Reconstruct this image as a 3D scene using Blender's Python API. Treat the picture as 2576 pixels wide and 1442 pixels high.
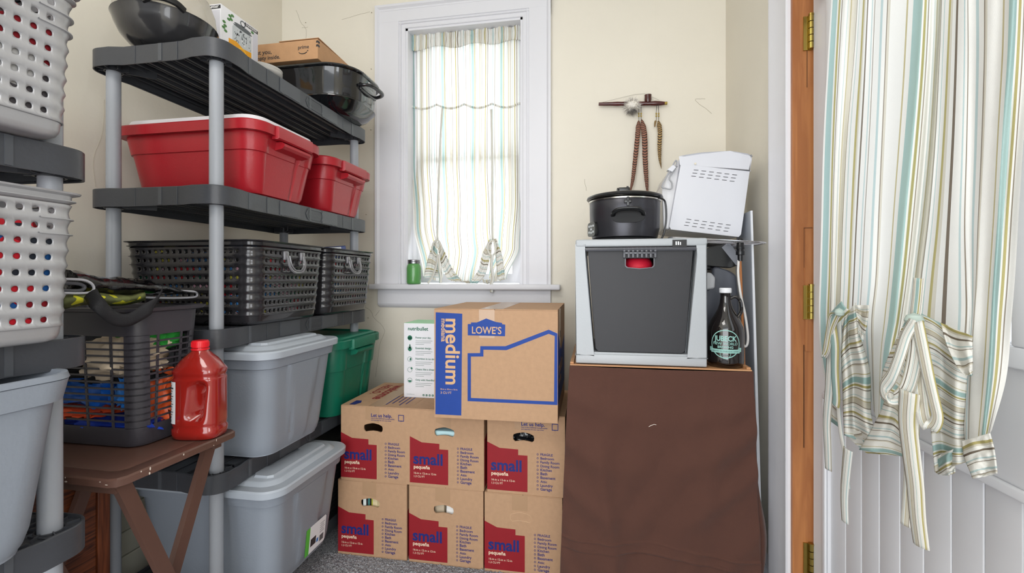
import bpy, bmesh, math, random
from math import sin, cos, pi, radians as R
from mathutils import Vector as V, Matrix, noise
from mathutils.geometry import tessellate_polygon
random.seed(7)
for o in list(bpy.data.objects): bpy.data.objects.remove(o)
SC = bpy.context.scene
# ---------------------------------------------------------------- camera, world, light, exposure
FPX, HZ, CAMH, YAW = 1155.0, 698.0, 1.13, R(10.07)
cam = bpy.data.cameras.new('camera'); co = bpy.data.objects.new('camera', cam); SC.collection.objects.link(co)
co.location = (0, 0, CAMH); co.rotation_euler = (R(90), 0, YAW)
cam.sensor_width = 36; cam.lens = 36 * FPX / 2576; cam.shift_y = -(721 - HZ) / 2576; cam.clip_start = .02
SC.camera = co
w = bpy.data.worlds.new('sky'); SC.world = w; w.use_nodes = True
w.node_tree.nodes['Background'].inputs[0].default_value = (.90, .95, 1, 1)
w.node_tree.nodes['Background'].inputs[1].default_value = 1.35
def area(name, loc, rot, sx, sy, power, col=(1, 1, 1)):
    l = bpy.data.lights.new(name, 'AREA'); l.shape = 'RECTANGLE'; l.size = sx; l.size_y = sy; l.energy = power; l.color = col
    o = bpy.data.objects.new(name, l); SC.collection.objects.link(o); o.location = loc; o.rotation_euler = rot; return o
area('ceiling_fill_light', (-.55, -.1, 2.66), (0, 0, 0), .8, .8, 13, (1, .965, .92))  # unseen overhead fill light, added to brighten the room
area('window_daylight', (-.69, 2.72, 1.75), (R(-90), 0, 0), .66, 1.35, 7.5, (.95, .98, 1))
area('side_fill_light', (.705, -.62, 1.45), (0, R(90), 0), 1.25, .8, 15, (.97, .985, 1))  # added fill from the right, lifts the left wall and rack faces
area('open_side_fill_light', (-.5, -1.7, 1.15), (R(90), 0, 0), 2.1, 2.2, 50, (.97, .985, 1))  # large fill light added behind the camera to lift shadows
vs = SC.view_settings; vs.view_transform = 'Standard'; vs.look = 'None'; vs.gamma = 1; vs.exposure = 0.27; vs.use_curve_mapping = False
SC.cycles.max_bounces = 10; SC.cycles.transparent_max_bounces = 12

def at(px, py, x=None, y=None, z=None):
    """a point of the place seen at pixel (px, py) on the plane x=, y= or z="""
    dx = (px - 1288) / FPX; dz = (HZ - py) / FPX; c = cos(YAW); s = sin(YAW)
    d = V((dx * c - s, dx * s + c, dz))
    t = x / d.x if x is not None else y / d.y if y is not None else (z - CAMH) / d.z
    return V((0, 0, CAMH)) + d * t
# ---------------------------------------------------------------- materials
def lin(h):
    if isinstance(h, tuple): return h
    h = h.lstrip('#'); r = []
    for i in (0, 2, 4):
        c = int(h[i:i + 2], 16) / 255; r.append(c / 12.92 if c <= .04045 else ((c + .055) / 1.055) ** 2.4)
    return tuple(r)
MATS = {}
def M(name, col, rough=.5, metal=0, bump=0, bs=60, var=0, vsc=6, coat=0, trans=0, ior=1.45, alpha=1, spec=.5, detail=2, stretch=(1, 1, 1), sss=0, sheen=0):
    if name in MATS: return MATS[name]
    m = bpy.data.materials.new(name); m.use_nodes = True; nt = m.node_tree; n = nt.nodes; L = nt.links
    b = n['Principled BSDF']; c = lin(col)
    b.inputs['Base Color'].default_value = (*c, 1); b.inputs['Roughness'].default_value = rough; b.inputs['Metallic'].default_value = metal
    b.inputs['Coat Weight'].default_value = coat; b.inputs['Transmission Weight'].default_value = trans; b.inputs['IOR'].default_value = ior
    b.inputs['Alpha'].default_value = alpha; b.inputs['Specular IOR Level'].default_value = spec; b.inputs['Sheen Weight'].default_value = sheen
    tc = n.new('ShaderNodeTexCoord'); mp = n.new('ShaderNodeMapping'); mp.inputs['Scale'].default_value = stretch
    L.new(tc.outputs['Object'], mp.inputs[0])
    if var:
        t = n.new('ShaderNodeTexNoise'); t.inputs['Scale'].default_value = vsc; t.inputs['Detail'].default_value = 5
        L.new(mp.outputs[0], t.inputs['Vector'])
        r = n.new('ShaderNodeValToRGB'); r.color_ramp.elements[0].position = .3; r.color_ramp.elements[1].position = .7
        r.color_ramp.elements[0].color = (*[v * (1 - var) for v in c], 1); r.color_ramp.elements[1].color = (*[min(1, v * (1 + var)) for v in c], 1)
        L.new(t.outputs['Fac'], r.inputs[0]); L.new(r.outputs[0], b.inputs['Base Color'])
    if bump:
        t = n.new('ShaderNodeTexNoise'); t.inputs['Scale'].default_value = bs; t.inputs['Detail'].default_value = detail
        L.new(mp.outputs[0], t.inputs['Vector'])
        bu = n.new('ShaderNodeBump'); bu.inputs['Strength'].default_value = 1; bu.inputs['Distance'].default_value = bump
        L.new(t.outputs['Fac'], bu.inputs['Height']); L.new(bu.outputs[0], b.inputs['Normal'])
    MATS[name] = m; return m

STRIPES = [  # one repeat of the striped cloth: (width share, colour)
    (8, 'w'), (1, 'o'), (4, 'w'), (8, 't'), (2, 'w'), (3, 'O'), (2, 'w'), (1, 'b'), (8, 'w'), (1, 'T'), (3, 'w'), (1, 'o'), (7, 'c'), (1, 'b'),
    (5, 'w'), (1, 't'), (6, 'w'), (3, 'O'), (2, 'c'), (3, 'w'), (2, 'B'), (6, 'w'), (1, 'T'), (2, 'w'), (1, 'b'), (7, 'w'), (3, 'T'), (5, 'w'), (1, 'b'), (2, 'c'), (4, 'w')]
SCOL = dict(w='#f2f1ec', o='#c8be98', O='#beb47e', t='#b0cbc8', T='#c3d5d5', b='#9c9284', B='#82776a', c='#dbd6c8')
def stripe_mat(name, rep, transl=.5, dark=0):
    m = bpy.data.materials.new(name); m.use_nodes = True; nt = m.node_tree; n = nt.nodes; L = nt.links
    n.remove(n['Principled BSDF']); out = n['Material Output']
    uv = n.new('ShaderNodeUVMap'); sp = n.new('ShaderNodeSeparateXYZ'); L.new(uv.outputs[0], sp.inputs[0])
    mu = n.new('ShaderNodeMath'); mu.operation = 'MULTIPLY'; mu.inputs[1].default_value = rep; L.new(sp.outputs[0], mu.inputs[0])
    fr = n.new('ShaderNodeMath'); fr.operation = 'FRACT'; L.new(mu.outputs[0], fr.inputs[0])
    rp = n.new('ShaderNodeValToRGB'); rp.color_ramp.interpolation = 'CONSTANT'; L.new(fr.outputs[0], rp.inputs[0])
    tot = sum(a for a, _ in STRIPES); el = rp.color_ramp.elements; p = 0
    for i, (a, c) in enumerate(STRIPES):
        e = el[0] if i == 0 else (el[1] if i == 1 else el.new(p / tot)); e.position = p / tot; e.color = (*lin(SCOL[c]), 1); p += a
    wv = n.new('ShaderNodeTexNoise'); wv.inputs['Scale'].default_value = 900; tc = n.new('ShaderNodeTexCoord'); L.new(tc.outputs['Object'], wv.inputs['Vector'])
    bu = n.new('ShaderNodeBump'); bu.inputs['Distance'].default_value = .0006; L.new(wv.outputs['Fac'], bu.inputs['Height'])
    d = n.new('ShaderNodeBsdfDiffuse'); t = n.new('ShaderNodeBsdfTranslucent'); mx = n.new('ShaderNodeMixShader'); mx.inputs[0].default_value = transl
    L.new(rp.outputs[0], d.inputs[0]); L.new(rp.outputs[0], t.inputs[0]); L.new(bu.outputs[0], d.inputs['Normal'])
    L.new(d.outputs[0], mx.inputs[1]); L.new(t.outputs[0], mx.inputs[2]); L.new(mx.outputs[0], out.inputs[0])
    return m
def wood_mat(name, c1, c2, scale=8, axis=(1, 1, 12), dist=3, rough=.45, bump=.0004):
    m = bpy.data.materials.new(name); m.use_nodes = True; nt = m.node_tree; n = nt.nodes; L = nt.links; b = n['Principled BSDF']
    tc = n.new('ShaderNodeTexCoord'); mp = n.new('ShaderNodeMapping'); mp.inputs['Scale'].default_value = axis
    L.new(tc.outputs['Object'], mp.inputs[0]); t = n.new('ShaderNodeTexNoise'); t.inputs['Scale'].default_value = scale
    t.inputs['Detail'].default_value = 6; t.inputs['Distortion'].default_value = dist; L.new(mp.outputs[0], t.inputs['Vector'])
    r = n.new('ShaderNodeValToRGB'); r.color_ramp.elements[0].position = .38; r.color_ramp.elements[1].position = .62
    r.color_ramp.elements[0].color = (*lin(c1), 1); r.color_ramp.elements[1].color = (*lin(c2), 1)
    L.new(t.outputs['Fac'], r.inputs[0]); L.new(r.outputs[0], b.inputs['Base Color']); b.inputs['Roughness'].default_value = rough
    bu = n.new('ShaderNodeBump'); bu.inputs['Distance'].default_value = bump; L.new(t.outputs['Fac'], bu.inputs['Height']); L.new(bu.outputs[0], b.inputs['Normal'])
    return m
def patch_mat(name, cols, scale=9, rough=.8):
    """many-coloured jumble: voronoi cells of the given colours"""
    m = bpy.data.materials.new(name); m.use_nodes = True; nt = m.node_tree; n = nt.nodes; L = nt.links; b = n['Principled BSDF']
    tc = n.new('ShaderNodeTexCoord'); v = n.new('ShaderNodeTexVoronoi'); v.inputs['Scale'].default_value = scale; L.new(tc.outputs['Object'], v.inputs['Vector'])
    s = n.new('ShaderNodeSeparateColor'); L.new(v.outputs['Color'], s.inputs[0])
    r = n.new('ShaderNodeValToRGB'); r.color_ramp.interpolation = 'CONSTANT'; el = r.color_ramp.elements
    for i, c in enumerate(cols):
        e = el[i] if i < 2 else el.new(i / len(cols)); e.position = i / len(cols); e.color = (*lin(c), 1)
    L.new(s.outputs[0], r.inputs[0]); L.new(r.outputs[0], b.inputs['Base Color']); b.inputs['Roughness'].default_value = rough
    return m
# ---------------------------------------------------------------- geometry
class G:
    def __init__(s): s.v = []; s.f = []; s.m = []; s.u = []
    def add(s, vf, mi=0, T=None, uv=None):
        vs, fs = vf[0], vf[1]; k = len(s.v)
        for p in vs: s.v.append(tuple(T @ V(p)) if T else tuple(p))
        for f in fs: s.f.append(tuple(i + k for i in f)); s.m.append(mi)
        if uv is None and len(vf) > 2: uv = vf[2]
        s.u += list(uv) if uv else [(0, 0)] * len(vs)
        return s
    def obj(s, name, mats, parent=None, loc=(0, 0, 0), rot=(0, 0, 0), ang=35, solid=0, sub=0, bev=0):
        me = bpy.data.meshes.new(name); me.from_pydata(s.v, [], s.f)
        if not isinstance(mats, (list, tuple)): mats = [mats]
        for m in mats: me.materials.append(m)
        for p, mi in zip(me.polygons, s.m): p.material_index = mi
        if any(a != (0, 0) for a in s.u):
            l = me.uv_layers.new(name='UVMap')
            for lp in me.loops: l.data[lp.index].uv = s.u[lp.vertex_index]
        me.validate(); me.shade_smooth()
        if ang < 180: me.set_sharp_from_angle(angle=R(ang))
        o = bpy.data.objects.new(name, me); SC.collection.objects.link(o); o.location = loc; o.rotation_euler = rot
        if parent: o.parent = parent
        if bev: b = o.modifiers.new('bev', 'BEVEL'); b.width = bev; b.segments = 2; b.limit_method = 'ANGLE'; b.angle_limit = R(40)
        if solid: q = o.modifiers.new('sol', 'SOLIDIFY'); q.thickness = solid; q.offset = 0
        if sub: q = o.modifiers.new('sub', 'SUBSURF'); q.levels = sub; q.render_levels = sub
        return o
def g(*vfs):
    a = G()
    for x in vfs: a.add(x)
    return a
def T3(x=0, y=0, z=0, rx=0, ry=0, rz=0): return Matrix.Translation((x, y, z)) @ Matrix.Rotation(rz, 4, 'Z') @ Matrix.Rotation(ry, 4, 'Y') @ Matrix.Rotation(rx, 4, 'X')
def tf(vf, T): return ([tuple(T @ V(p)) for p in vf[0]],) + tuple(vf[1:])
def box(x0, x1, y0, y1, z0, z1, b=0):
    if not b:
        v = [(x, y, z) for z in (z0, z1) for y in (y0, y1) for x in (x0, x1)]
        return v, [(0, 2, 3, 1), (4, 5, 7, 6), (0, 1, 5, 4), (2, 6, 7, 3), (0, 4, 6, 2), (1, 3, 7, 5)]
    bm = bmesh.new(); bmesh.ops.create_cube(bm, size=1, matrix=Matrix.Translation(((x0 + x1) / 2, (y0 + y1) / 2, (z0 + z1) / 2)) @ Matrix.Diagonal((x1 - x0, y1 - y0, z1 - z0, 1)))
    bmesh.ops.bevel(bm, geom=bm.edges[:], offset=b, segments=3, affect='EDGES', profile=.5)
    return bm2(bm)
def bm2(bm):
    bm.verts.ensure_lookup_table(); r = ([tuple(v.co) for v in bm.verts], [tuple(v.index for v in f.verts) for f in bm.faces]); bm.free(); return r
def rr(hx, hy, r, nc=6, ns=1):
    """rounded rectangle, counter-clockwise, ns pieces per straight side"""
    P = []; r = min(r, hx, hy)
    cs = [(hx - r, hy - r, 0), (-hx + r, hy - r, 90), (-hx + r, -hy + r, 180), (hx - r, -hy + r, 270)]
    for k, (cx, cy, a) in enumerate(cs):
        for i in range(nc + 1):
            t = R(a + 90 * i / nc); P.append((cx + r * cos(t), cy + r * sin(t)))
        n = cs[(k + 1) % 4]; t = R(n[2]); q = (n[0] + r * cos(t), n[1] + r * sin(t)); p = P[-1]
        for i in range(1, ns): P.append((p[0] + (q[0] - p[0]) * i / ns, p[1] + (q[1] - p[1]) * i / ns))
    return P
def loft(rings, cap0=True, cap1=True, closed=True):
    n = len(rings[0]); v = [p for r in rings for p in r]; f = []
    for j in range(len(rings) - 1):
        for i in range(n if closed else n - 1):
            a = j * n + i; b = j * n + (i + 1) % n; f.append((a, b, b + n, a + n))
    if cap0: f.append(tuple(range(n))[::-1])
    if cap1: f.append(tuple(range((len(rings) - 1) * n, len(rings) * n)))
    return v, f
def rloft(lv, nc=6, ns=1, fn=None, **k):
    """levels (z, hx, hy, r [, cx, cy])"""
    rings = []
    for l in lv:
        cx, cy = (l[4], l[5]) if len(l) > 5 else (0, 0)
        ring = [(x + cx, y + cy, l[0]) for x, y in rr(l[1], l[2], l[3], nc, ns)]
        rings.append([fn(*p) for p in ring] if fn else ring)
    return loft(rings, **k)
def lathe(prof, n=40, cap0=True, cap1=True, sx=1, sy=1):
    return loft([[(r * sx * cos(2 * pi * i / n), r * sy * sin(2 * pi * i / n), z) for i in range(n)] for r, z in prof], cap0, cap1)
def cyl(r, z0, z1, n=32, x=0, y=0, r2=None, b=0):
    r2 = r if r2 is None else r2
    pr = [(r, z0), (r2, z1)] if not b else [(r - b, z0), (r, z0 + b), (r2, z1 - b), (r2 - b, z1)]
    return tf(lathe(pr, n), Matrix.Translation((x, y, 0)))
def smooth(pts, n=6, closed=False):
    pts = [V(p) for p in pts]; out = []; m = len(pts)
    for i in range(m if closed else m - 1):
        p0 = pts[(i - 1) % m] if (closed or i > 0) else pts[0] * 2 - pts[1]; p1 = pts[i]; p2 = pts[(i + 1) % m]
        p3 = pts[(i + 2) % m] if (closed or i + 2 < m) else p2 * 2 - p1
        for j in range(n):
            t = j / n; out.append(.5 * ((2 * p1) + (p2 - p0) * t + (2 * p0 - 5 * p1 + 4 * p2 - p3) * t * t + (3 * p1 - p0 - 3 * p2 + p3) * t ** 3))
    if not closed: out.append(pts[-1])
    return out
def tube(path, r, n=8, closed=False, flat=1.0, cap=True):
    path = [V(p) for p in path]; m = len(path); rings = []; prev = None
    for i, p in enumerate(path):
        a = path[(i - 1) % m] if (closed or i) else p; b = path[(i + 1) % m] if (closed or i < m - 1) else p
        t = (b - a).normalized()
        if prev is None: u = t.cross(V((0, 0, 1)) if abs(t.z) < .9 else V((1, 0, 0))).normalized()
        else: u = (prev - t * prev.dot(t)).normalized()
        prev = u; w_ = t.cross(u); rad = r[i] if isinstance(r, (list, tuple)) else r
        rings.append([tuple(p + u * cos(2 * pi * k / n) * rad + w_ * sin(2 * pi * k / n) * rad * flat) for k in range(n)])
    if closed: rings.append(rings[0])
    return loft(rings, cap and not closed, cap and not closed)
def prism(loops, th=.001):
    """flat shape in XY with holes (first loop outside), thickness th along +Z"""
    pts = [p for l in loops for p in l]; tris = tessellate_polygon([[V((x, y, 0)) for x, y in l] for l in loops]); n = len(pts)
    v = [(x, y, 0) for x, y in pts] + [(x, y, th) for x, y in pts]; f = []
    for a, b, c in tris:
        ar = (pts[b][0] - pts[a][0]) * (pts[c][1] - pts[a][1]) - (pts[c][0] - pts[a][0]) * (pts[b][1] - pts[a][1])
        if ar < 0: a, c = c, a
        f.append((a + n, b + n, c + n)); f.append((c, b, a))
    k = 0
    for l in loops:
        m = len(l)
        for i in range(m): a = k + i; b = k + (i + 1) % m; f.append((a, b, b + n, a + n))
        k += m
    return v, f
def ell(cx, cy, a, b, n=24, p=2.0):
    o = []
    for i in range(n):
        t = 2 * pi * i / n; c, s = cos(t), sin(t)
        o.append((cx + a * math.copysign(abs(c) ** (2 / p), c), cy + b * math.copysign(abs(s) ** (2 / p), s)))
    return o
_tc = {}
def text(s, width=None, height=None, bold=0, th=.0003):
    """lettering in XY, lower left at the origin baseline"""
    key = (s, bold)
    if key not in _tc:
        cu = bpy.data.curves.new('t', 'FONT'); cu.body = s; cu.size = 1; cu.offset = bold; cu.resolution_u = 3
        o = bpy.data.objects.new('t', cu); SC.collection.objects.link(o); dg = bpy.context.evaluated_depsgraph_get()
        me = o.evaluated_get(dg).to_mesh(); vs_ = [tuple(p.co) for p in me.vertices]; fs_ = [tuple(p.vertices) for p in me.polygons]
        o.evaluated_get(dg).to_mesh_clear(); bpy.data.objects.remove(o); _tc[key] = (vs_, fs_)
    vs_, fs_ = _tc[key]; x0 = min(p[0] for p in vs_); x1 = max(p[0] for p in vs_); k = 1
    if width: kx = width / (x1 - x0); ky = kx if not height else height
    else: kx = ky = height
    return [((x - x0) * kx, y * ky, th) for x, y, z in vs_], fs_
def frame_on(o, right, up):
    """matrix that lays XY shapes on a face: origin o, x along right, y along up"""
    r_ = V(right).normalized(); u_ = V(up).normalized(); n_ = r_.cross(u_)
    return Matrix.Translation(o) @ Matrix(((r_.x, u_.x, n_.x), (r_.y, u_.y, n_.y), (r_.z, u_.z, n_.z))).to_4x4()
def grid(nu, nv, fn):
    v = []; uv = []; f = []
    for j in range(nv + 1):
        for i in range(nu + 1):
            p, q = fn(i / nu, j / nv); v.append(tuple(p)); uv.append(q)
    for j in range(nv):
        for i in range(nu): a = j * (nu + 1) + i; f.append((a, a + 1, a + nu + 2, a + nu + 1))
    return v, f, uv
def ribbon(path, width, across, twist=0, n=5, u0=0, u1=1):
    """cloth strip along a path; stripes run lengthwise"""
    pts = smooth(path, n); v = []; f = []; uv = []; m = len(pts); ac = V(across).normalized()
    for i, p in enumerate(pts):
        t = (pts[min(i + 1, m - 1)] - pts[max(i - 1, 0)]).normalized(); a = (ac - t * ac.dot(t)).normalized()
        a = Matrix.Rotation(twist * i / m, 3, t) @ a; nn = t.cross(a)
        for k in range(5):
            q = k / 4 - .5; v.append(tuple(p + a * width * q + nn * width * .12 * (1 - 4 * q * q))); uv.append((u0 + (u1 - u0) * k / 4, i / m))
    for i in range(m - 1):
        for k in range(4): a_ = i * 5 + k; f.append((a_, a_ + 1, a_ + 6, a_ + 5))
    return v, f, uv
# ---------------------------------------------------------------- naming
def tag(o, label=None, cat=None, group=None, kind=None):
    if label: o['label'] = label
    if cat: o['category'] = cat
    if group: o['group'] = group
    if kind: o['kind'] = kind
    return o
def thing(name, label, cat, loc=(0, 0, 0), rz=0, group=None):
    o = bpy.data.objects.new(name, None); SC.collection.objects.link(o); o.empty_display_size = .05
    o.location = loc; o.rotation_euler = (0, 0, rz); return tag(o, label, cat, group)
def struct(name, gg, m, **k): return tag(gg.obj(name, m, **k), kind='structure')
# ================================================================ the room
XL, XR, YB, YF, ZC = -1.75, .625, 2.35, -1.9, 2.75
m_wall = M('cream_wall_paint', '#e6e0d2', .75, bump=.0012, bs=22, var=.025, vsc=2.2, detail=4)
m_trim = M('white_trim_paint', '#dfdfe4', .38, bump=.0006, bs=35)
m_ceil = M('white_ceiling_paint', '#efeeea', .9)
def carpet():
    m = M('grey_carpet', '#9a9ba0', .95, bump=.012, bs=210, detail=3); nt = m.node_tree; n = nt.nodes; L = nt.links
    tc = n.new('ShaderNodeTexCoord'); t = n.new('ShaderNodeTexNoise'); t.inputs['Scale'].default_value = 170; t.inputs['Detail'].default_value = 4; t.inputs['Distortion'].default_value = 1.5
    L.new(tc.outputs['Object'], t.inputs['Vector']); r = n.new('ShaderNodeValToRGB'); r.color_ramp.elements[0].position = .4; r.color_ramp.elements[1].position = .62
    r.color_ramp.elements[0].color = (*lin('#77787e'), 1); r.color_ramp.elements[1].color = (*lin('#c3c4c8'), 1)
    L.new(t.outputs['Fac'], r.inputs[0]); L.new(r.outputs[0], n['Principled BSDF'].inputs['Base Color']); return m
struct('floor', g(box(XL - .1, XR + .2, YF, YB + .1, -.08, 0)), carpet())
def tuft(u, v):
    x = -1.08 + u * 1.05; y = 1.30 + v * .42; s = V((x * 120, y * 120, 0))
    return (x, y, .002 + .007 * (noise.noise(s) + .5 * noise.noise(s * 2.3))), (u, v)
tag(g(grid(300, 130, tuft)).obj('carpet_pile', carpet(), ang=180), 'grey twisted carpet pile in front of the moving boxes', 'carpet', kind='stuff')
struct('ceiling', g(box(XL - .1, XR + .2, YF, YB + .1, ZC, ZC + .08)), m_ceil)
struct('wall_left', g(box(XL - .1, XL, YF, YB + .1, 0, ZC)), m_wall)
OX0, OX1, OZ0, OZ1 = -1.0, -.36, 1.09, 2.475
wb = G(); wb.add(prism([[(XL, 0), (XR + .13, 0), (XR + .13, ZC), (XL, ZC)], [(OX0, OZ0), (OX0, OZ1), (OX1, OZ1), (OX1, OZ0)]], .2), T=frame_on((0, YB + .2, 0), (1, 0, 0), (0, 0, 1)))
wbo = struct('wall_back', wb, m_wall)
DY0, DY1, DZ1 = .68, 1.567, 2.1
wr = G(); wr.add(prism([[(YF, 0), (DY0, 0), (DY0, DZ1), (DY1, DZ1), (DY1, 0), (YB, 0), (YB, ZC), (YF, ZC)], [(-1.05, .8), (-.2, .8), (-.2, 2.1), (-1.05, 2.1)]], .13), T=frame_on((XR, 0, 0), (0, 1, 0), (0, 0, 1)))  # the rear opening is added, for the unseen side fill light
wro = struct('wall_right', wr, m_wall)
m_crack = M('plaster_crack', '#8f866f', .9)
def crack(pxs, y=None, x=None, r=.0006):
    p = [at(a, b, y=y, x=x) for a, b in pxs]; q = smooth(p, 4)
    q = [c + V((0 if x else random.uniform(-.002, .002), 0, random.uniform(-.002, .002))) for c in q]; return tube(q, r, 4)
ck = G()
for c in ([(745, 25), (757, 55), (770, 75), (768, 105)], [(860, 50), (890, 40), (930, 30)], [(760, 70), (775, 68)], [(908, 770), (930, 780), (940, 800)], [(940, 800), (968, 830), (955, 870), (945, 950)],
          [(1748, 250), (1760, 262), (1790, 285)], [(1748, 250), (1775, 248)], [(955, 780), (945, 795)], [(1470, 450), (1475, 480)]):
    ck.add(crack(c, y=YB - .0003))
for a, b in [(769, 57), (935, 32), (934, 174), (933, 327), (921, 540), (919, 770), (926, 800)]: p = at(a, b, y=YB - .001); ck.add(cyl(.0025, 0, .002, 8), T=Matrix.Translation(p) @ Matrix.Rotation(pi / 2, 4, 'X'))
ck.obj('hairline_crack', m_crack, wbo)
cl = G(); cl.add(crack([(262, 250), (258, 330), (235, 400), (240, 470)], x=XL + .0003)); cl.obj('hairline_crack', M('plaster_crack_pale', '#b5ad9a', .9), bpy.data.objects['wall_left'])
# the plaster patch edge running up the back wall beside the corner
g(box(.30, .305, YB - .0012, YB, 1.3, ZC - .1)).obj('plaster_seam', m_wall, wbo)
# ---- window
W = thing('window_1', None, None, (0, 0, 0)); tag(W, kind='structure')
cs = G(); CX0, CX1, CZ1 = -1.166, -.213, 2.60
def casing_bar(L_, wd):   # profile across the width, extruded along L_
    pr = [(0, 0), (0, .034), (.012, .034), (.018, .026), (.022, .022), (wd - .035, .022), (wd - .033, .016), (wd - .022, .020), (wd - .02, .013), (wd - .004, .013), (wd, .010), (wd, 0)]
    return loft([[(a, 0, -b) for a, b in pr], [(a, L_, -b) for a, b in pr]])
def put_casing(p0, right, up, L_, wd): cs.add(casing_bar(L_, wd), T=Matrix.Translation(p0) @ Matrix(((V(right).x, V(up).x, 0), (0, 0, 1), (V(right).z, V(up).z, 0))).to_4x4())
put_casing((CX0, YB, 1.09), (1, 0, 0), (0, 0, 1), CZ1 - 1.09 - .001, .166)
put_casing((CX1, YB, 1.09), (-1, 0, 0), (0, 0, 1), CZ1 - 1.09 - .001, .147)
put_casing((CX0 + .0, YB - .0005, CZ1), (0, 0, -1), (1, 0, 0), CX1 - CX0, .125)
cs.add(box(CX0, CX1, YB - .024, YB, CZ1 - .03, CZ1 + .001))
cs.obj('window_casing', m_trim, W)
jb = G(); jb.add(box(OX0, OX0 + .012, YB - .005, YB + .2, OZ0, OZ1)); jb.add(box(OX1 - .012, OX1, YB - .005, YB + .2, OZ0, OZ1)); jb.add(box(OX0, OX1, YB - .005, YB + .2, OZ1 - .012, OZ1))
jb.add(box(OX0 + .012, OX0 + .03, YB + .07, YB + .1, OZ0, OZ1)); jb.add(box(OX1 - .03, OX1 - .012, YB + .07, YB + .1, OZ0, OZ1)); jb.add(box(OX0, OX1, YB + .07, YB + .1, OZ1 - .045, OZ1 - .012))
jb.obj('window_jamb', m_trim, W)
st = G(); st.add(box(-1.19, -.165, YB - .062, YB + .2, 1.066, 1.094, .006)); st.obj('window_sill', m_trim, W)
ap = G(); ap.add(box(-1.155, -.215, YB - .02, YB, .99, 1.066)); ap.add(loft([[(-1.155 + i, YB, .99), (-1.155 + i, YB - .022, .99), (-1.155 + i, YB - .02, .983), (-1.15 + i, YB - .012, .972), (-1.15 + i, YB, .966)] for i in (0, .94)]))
ap.obj('window_apron', m_trim, W)
def sash(z0, z1, y):
    s = G(); x0, x1 = OX0 + .03, OX1 - .03; s.add(box(x0, x0 + .045, y, y + .035, z0, z1)); s.add(box(x1 - .045, x1, y, y + .035, z0, z1))
    s.add(box(x0 + .045, x1 - .045, y, y + .035, z0, z0 + .05)); s.add(box(x0 + .045, x1 - .045, y, y + .035, z1 - .04, z1))
    o = s.obj('window_sash', m_trim, W)
    g(box(x0 + .045, x1 - .045, y + .015, y + .018, z0 + .05, z1 - .04)).obj('window_pane', M('window_glass', '#ffffff', .02, trans=1, ior=1.01), o)
sash(1.10, 1.80, YB + .10); sash(1.76, 2.43, YB + .14)
# ---- added right-wall window behind the viewpoint and added ceiling lamp, both for fill lights
W2_ = thing('added_window', None, None); tag(W2_, kind='structure')
for nm_, b_ in (('window_sill', box(.56, XR + .13, -1.12, -.13, .775, .8)), ('window_casing', box(XR - .02, XR, -1.15, -1.05, .8, 2.2)), ('window_casing', box(XR - .02, XR, -.2, -.1, .8, 2.2)), ('window_casing', box(XR - .02, XR, -1.05, -.2, 2.1, 2.2))): g(b_).obj(nm_, m_trim, W2_)
g(box(.725, .729, -1.05, -.2, .8, 2.1)).obj('window_pane', M('window_glass', '#ffffff', .02, trans=1, ior=1.01), W2_)
cl_ = thing('added_ceiling_lamp', 'added flat square white lamp housing overhead for the ceiling fill light, out of view', 'lamp', (-.55, -.1, ZC - .08)); g(box(-.42, .42, -.42, .42, .0, .08, .01)).obj('added_lamp_housing', m_ceil, cl_)  # unseen fixture added around the ceiling fill light
# ---- door in the right wall
D = thing('door_1', None, None, (0, 0, 0)); tag(D, kind='structure')
m_door = M('white_door_paint', '#dedfe3', .35, bump=.0003, bs=12)
dx = .668
ds = G()
ds.add(prism([[(.70, .01), (1.557, .01), (1.557, 2.08), (.70, 2.08)], [(.86, 1.02), (.86, 1.93), (1.42, 1.93), (1.42, 1.02)], [(.80, .12), (.80, .775), (1.47, .775), (1.47, .12)]], .042), T=frame_on((dx + .042, 0, 0), (0, 1, 0), (0, 0, 1)) @ Matrix.Rotation(pi, 4, 'Y') @ Matrix.Scale(-1, 4, (1, 0, 0)))
ds.obj('door_slab', m_door, D)
pl = G(); ys = [.80, .865, .94, 1.015, 1.09, 1.165, 1.24, 1.315, 1.39, 1.47]
for a, b in zip(ys, ys[1:]): pl.add(box(dx + .008, dx + .03, a + .0015, b - .0015, .12, .775, .002))
pl.add(box(dx + .02, dx + .03, .8, 1.47, .12, .775)); pl.obj('door_panel', m_door, D)
def frame_bar(y0, y1, z0, z1, b, d, x0=dx):
    q = G()
    for a in (box(x0 - d, x0, y0 - b, y1 + b, z0 - b, z0, .004), box(x0 - d, x0, y0 - b, y1 + b, z1, z1 + b, .004), box(x0 - d, x0, y0 - b, y0, z0, z1, .004), box(x0 - d, x0, y1, y1 + b, z0, z1, .004)): q.add(a)
    return q
frame_bar(.86, 1.42, 1.02, 1.93, .035, .014).obj('glass_moulding', m_door, D)
frame_bar(.80, 1.47, .12, .775, .02, .008).obj('panel_moulding', m_door, D)
g(box(dx + .018, dx + .022, .86, 1.42, 1.02, 1.93)).obj('door_glass', M('door_glass', '#ffffff', .02, trans=1, ior=1.01), D)
m_jamb = wood_mat('orange_pine', '#9c6238', '#b07444', 5, (6, 6, .5), 1.5, .4)
jm = G(); jm.add(box(.612, XR + .13, DY1 - .0005, DY1 + .022, 0, DZ1)); jm.add(box(.612, XR + .13, DY0 - .022, DY0, 0, DZ1)); jm.add(box(.612, XR + .13, DY0 - .02, DY1 + .022, DZ1 - .02, DZ1))
jm.add(box(.648, .667, DY1 - .003, DY1, .9, 1.285)); jo = jm.obj('door_jamb', m_jamb, D)
g(box(.644, .668, DY1 - .0012, DY1 - .0008, 1.005, 1.285)).obj('mortise_patch', m_jamb, jo)
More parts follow.
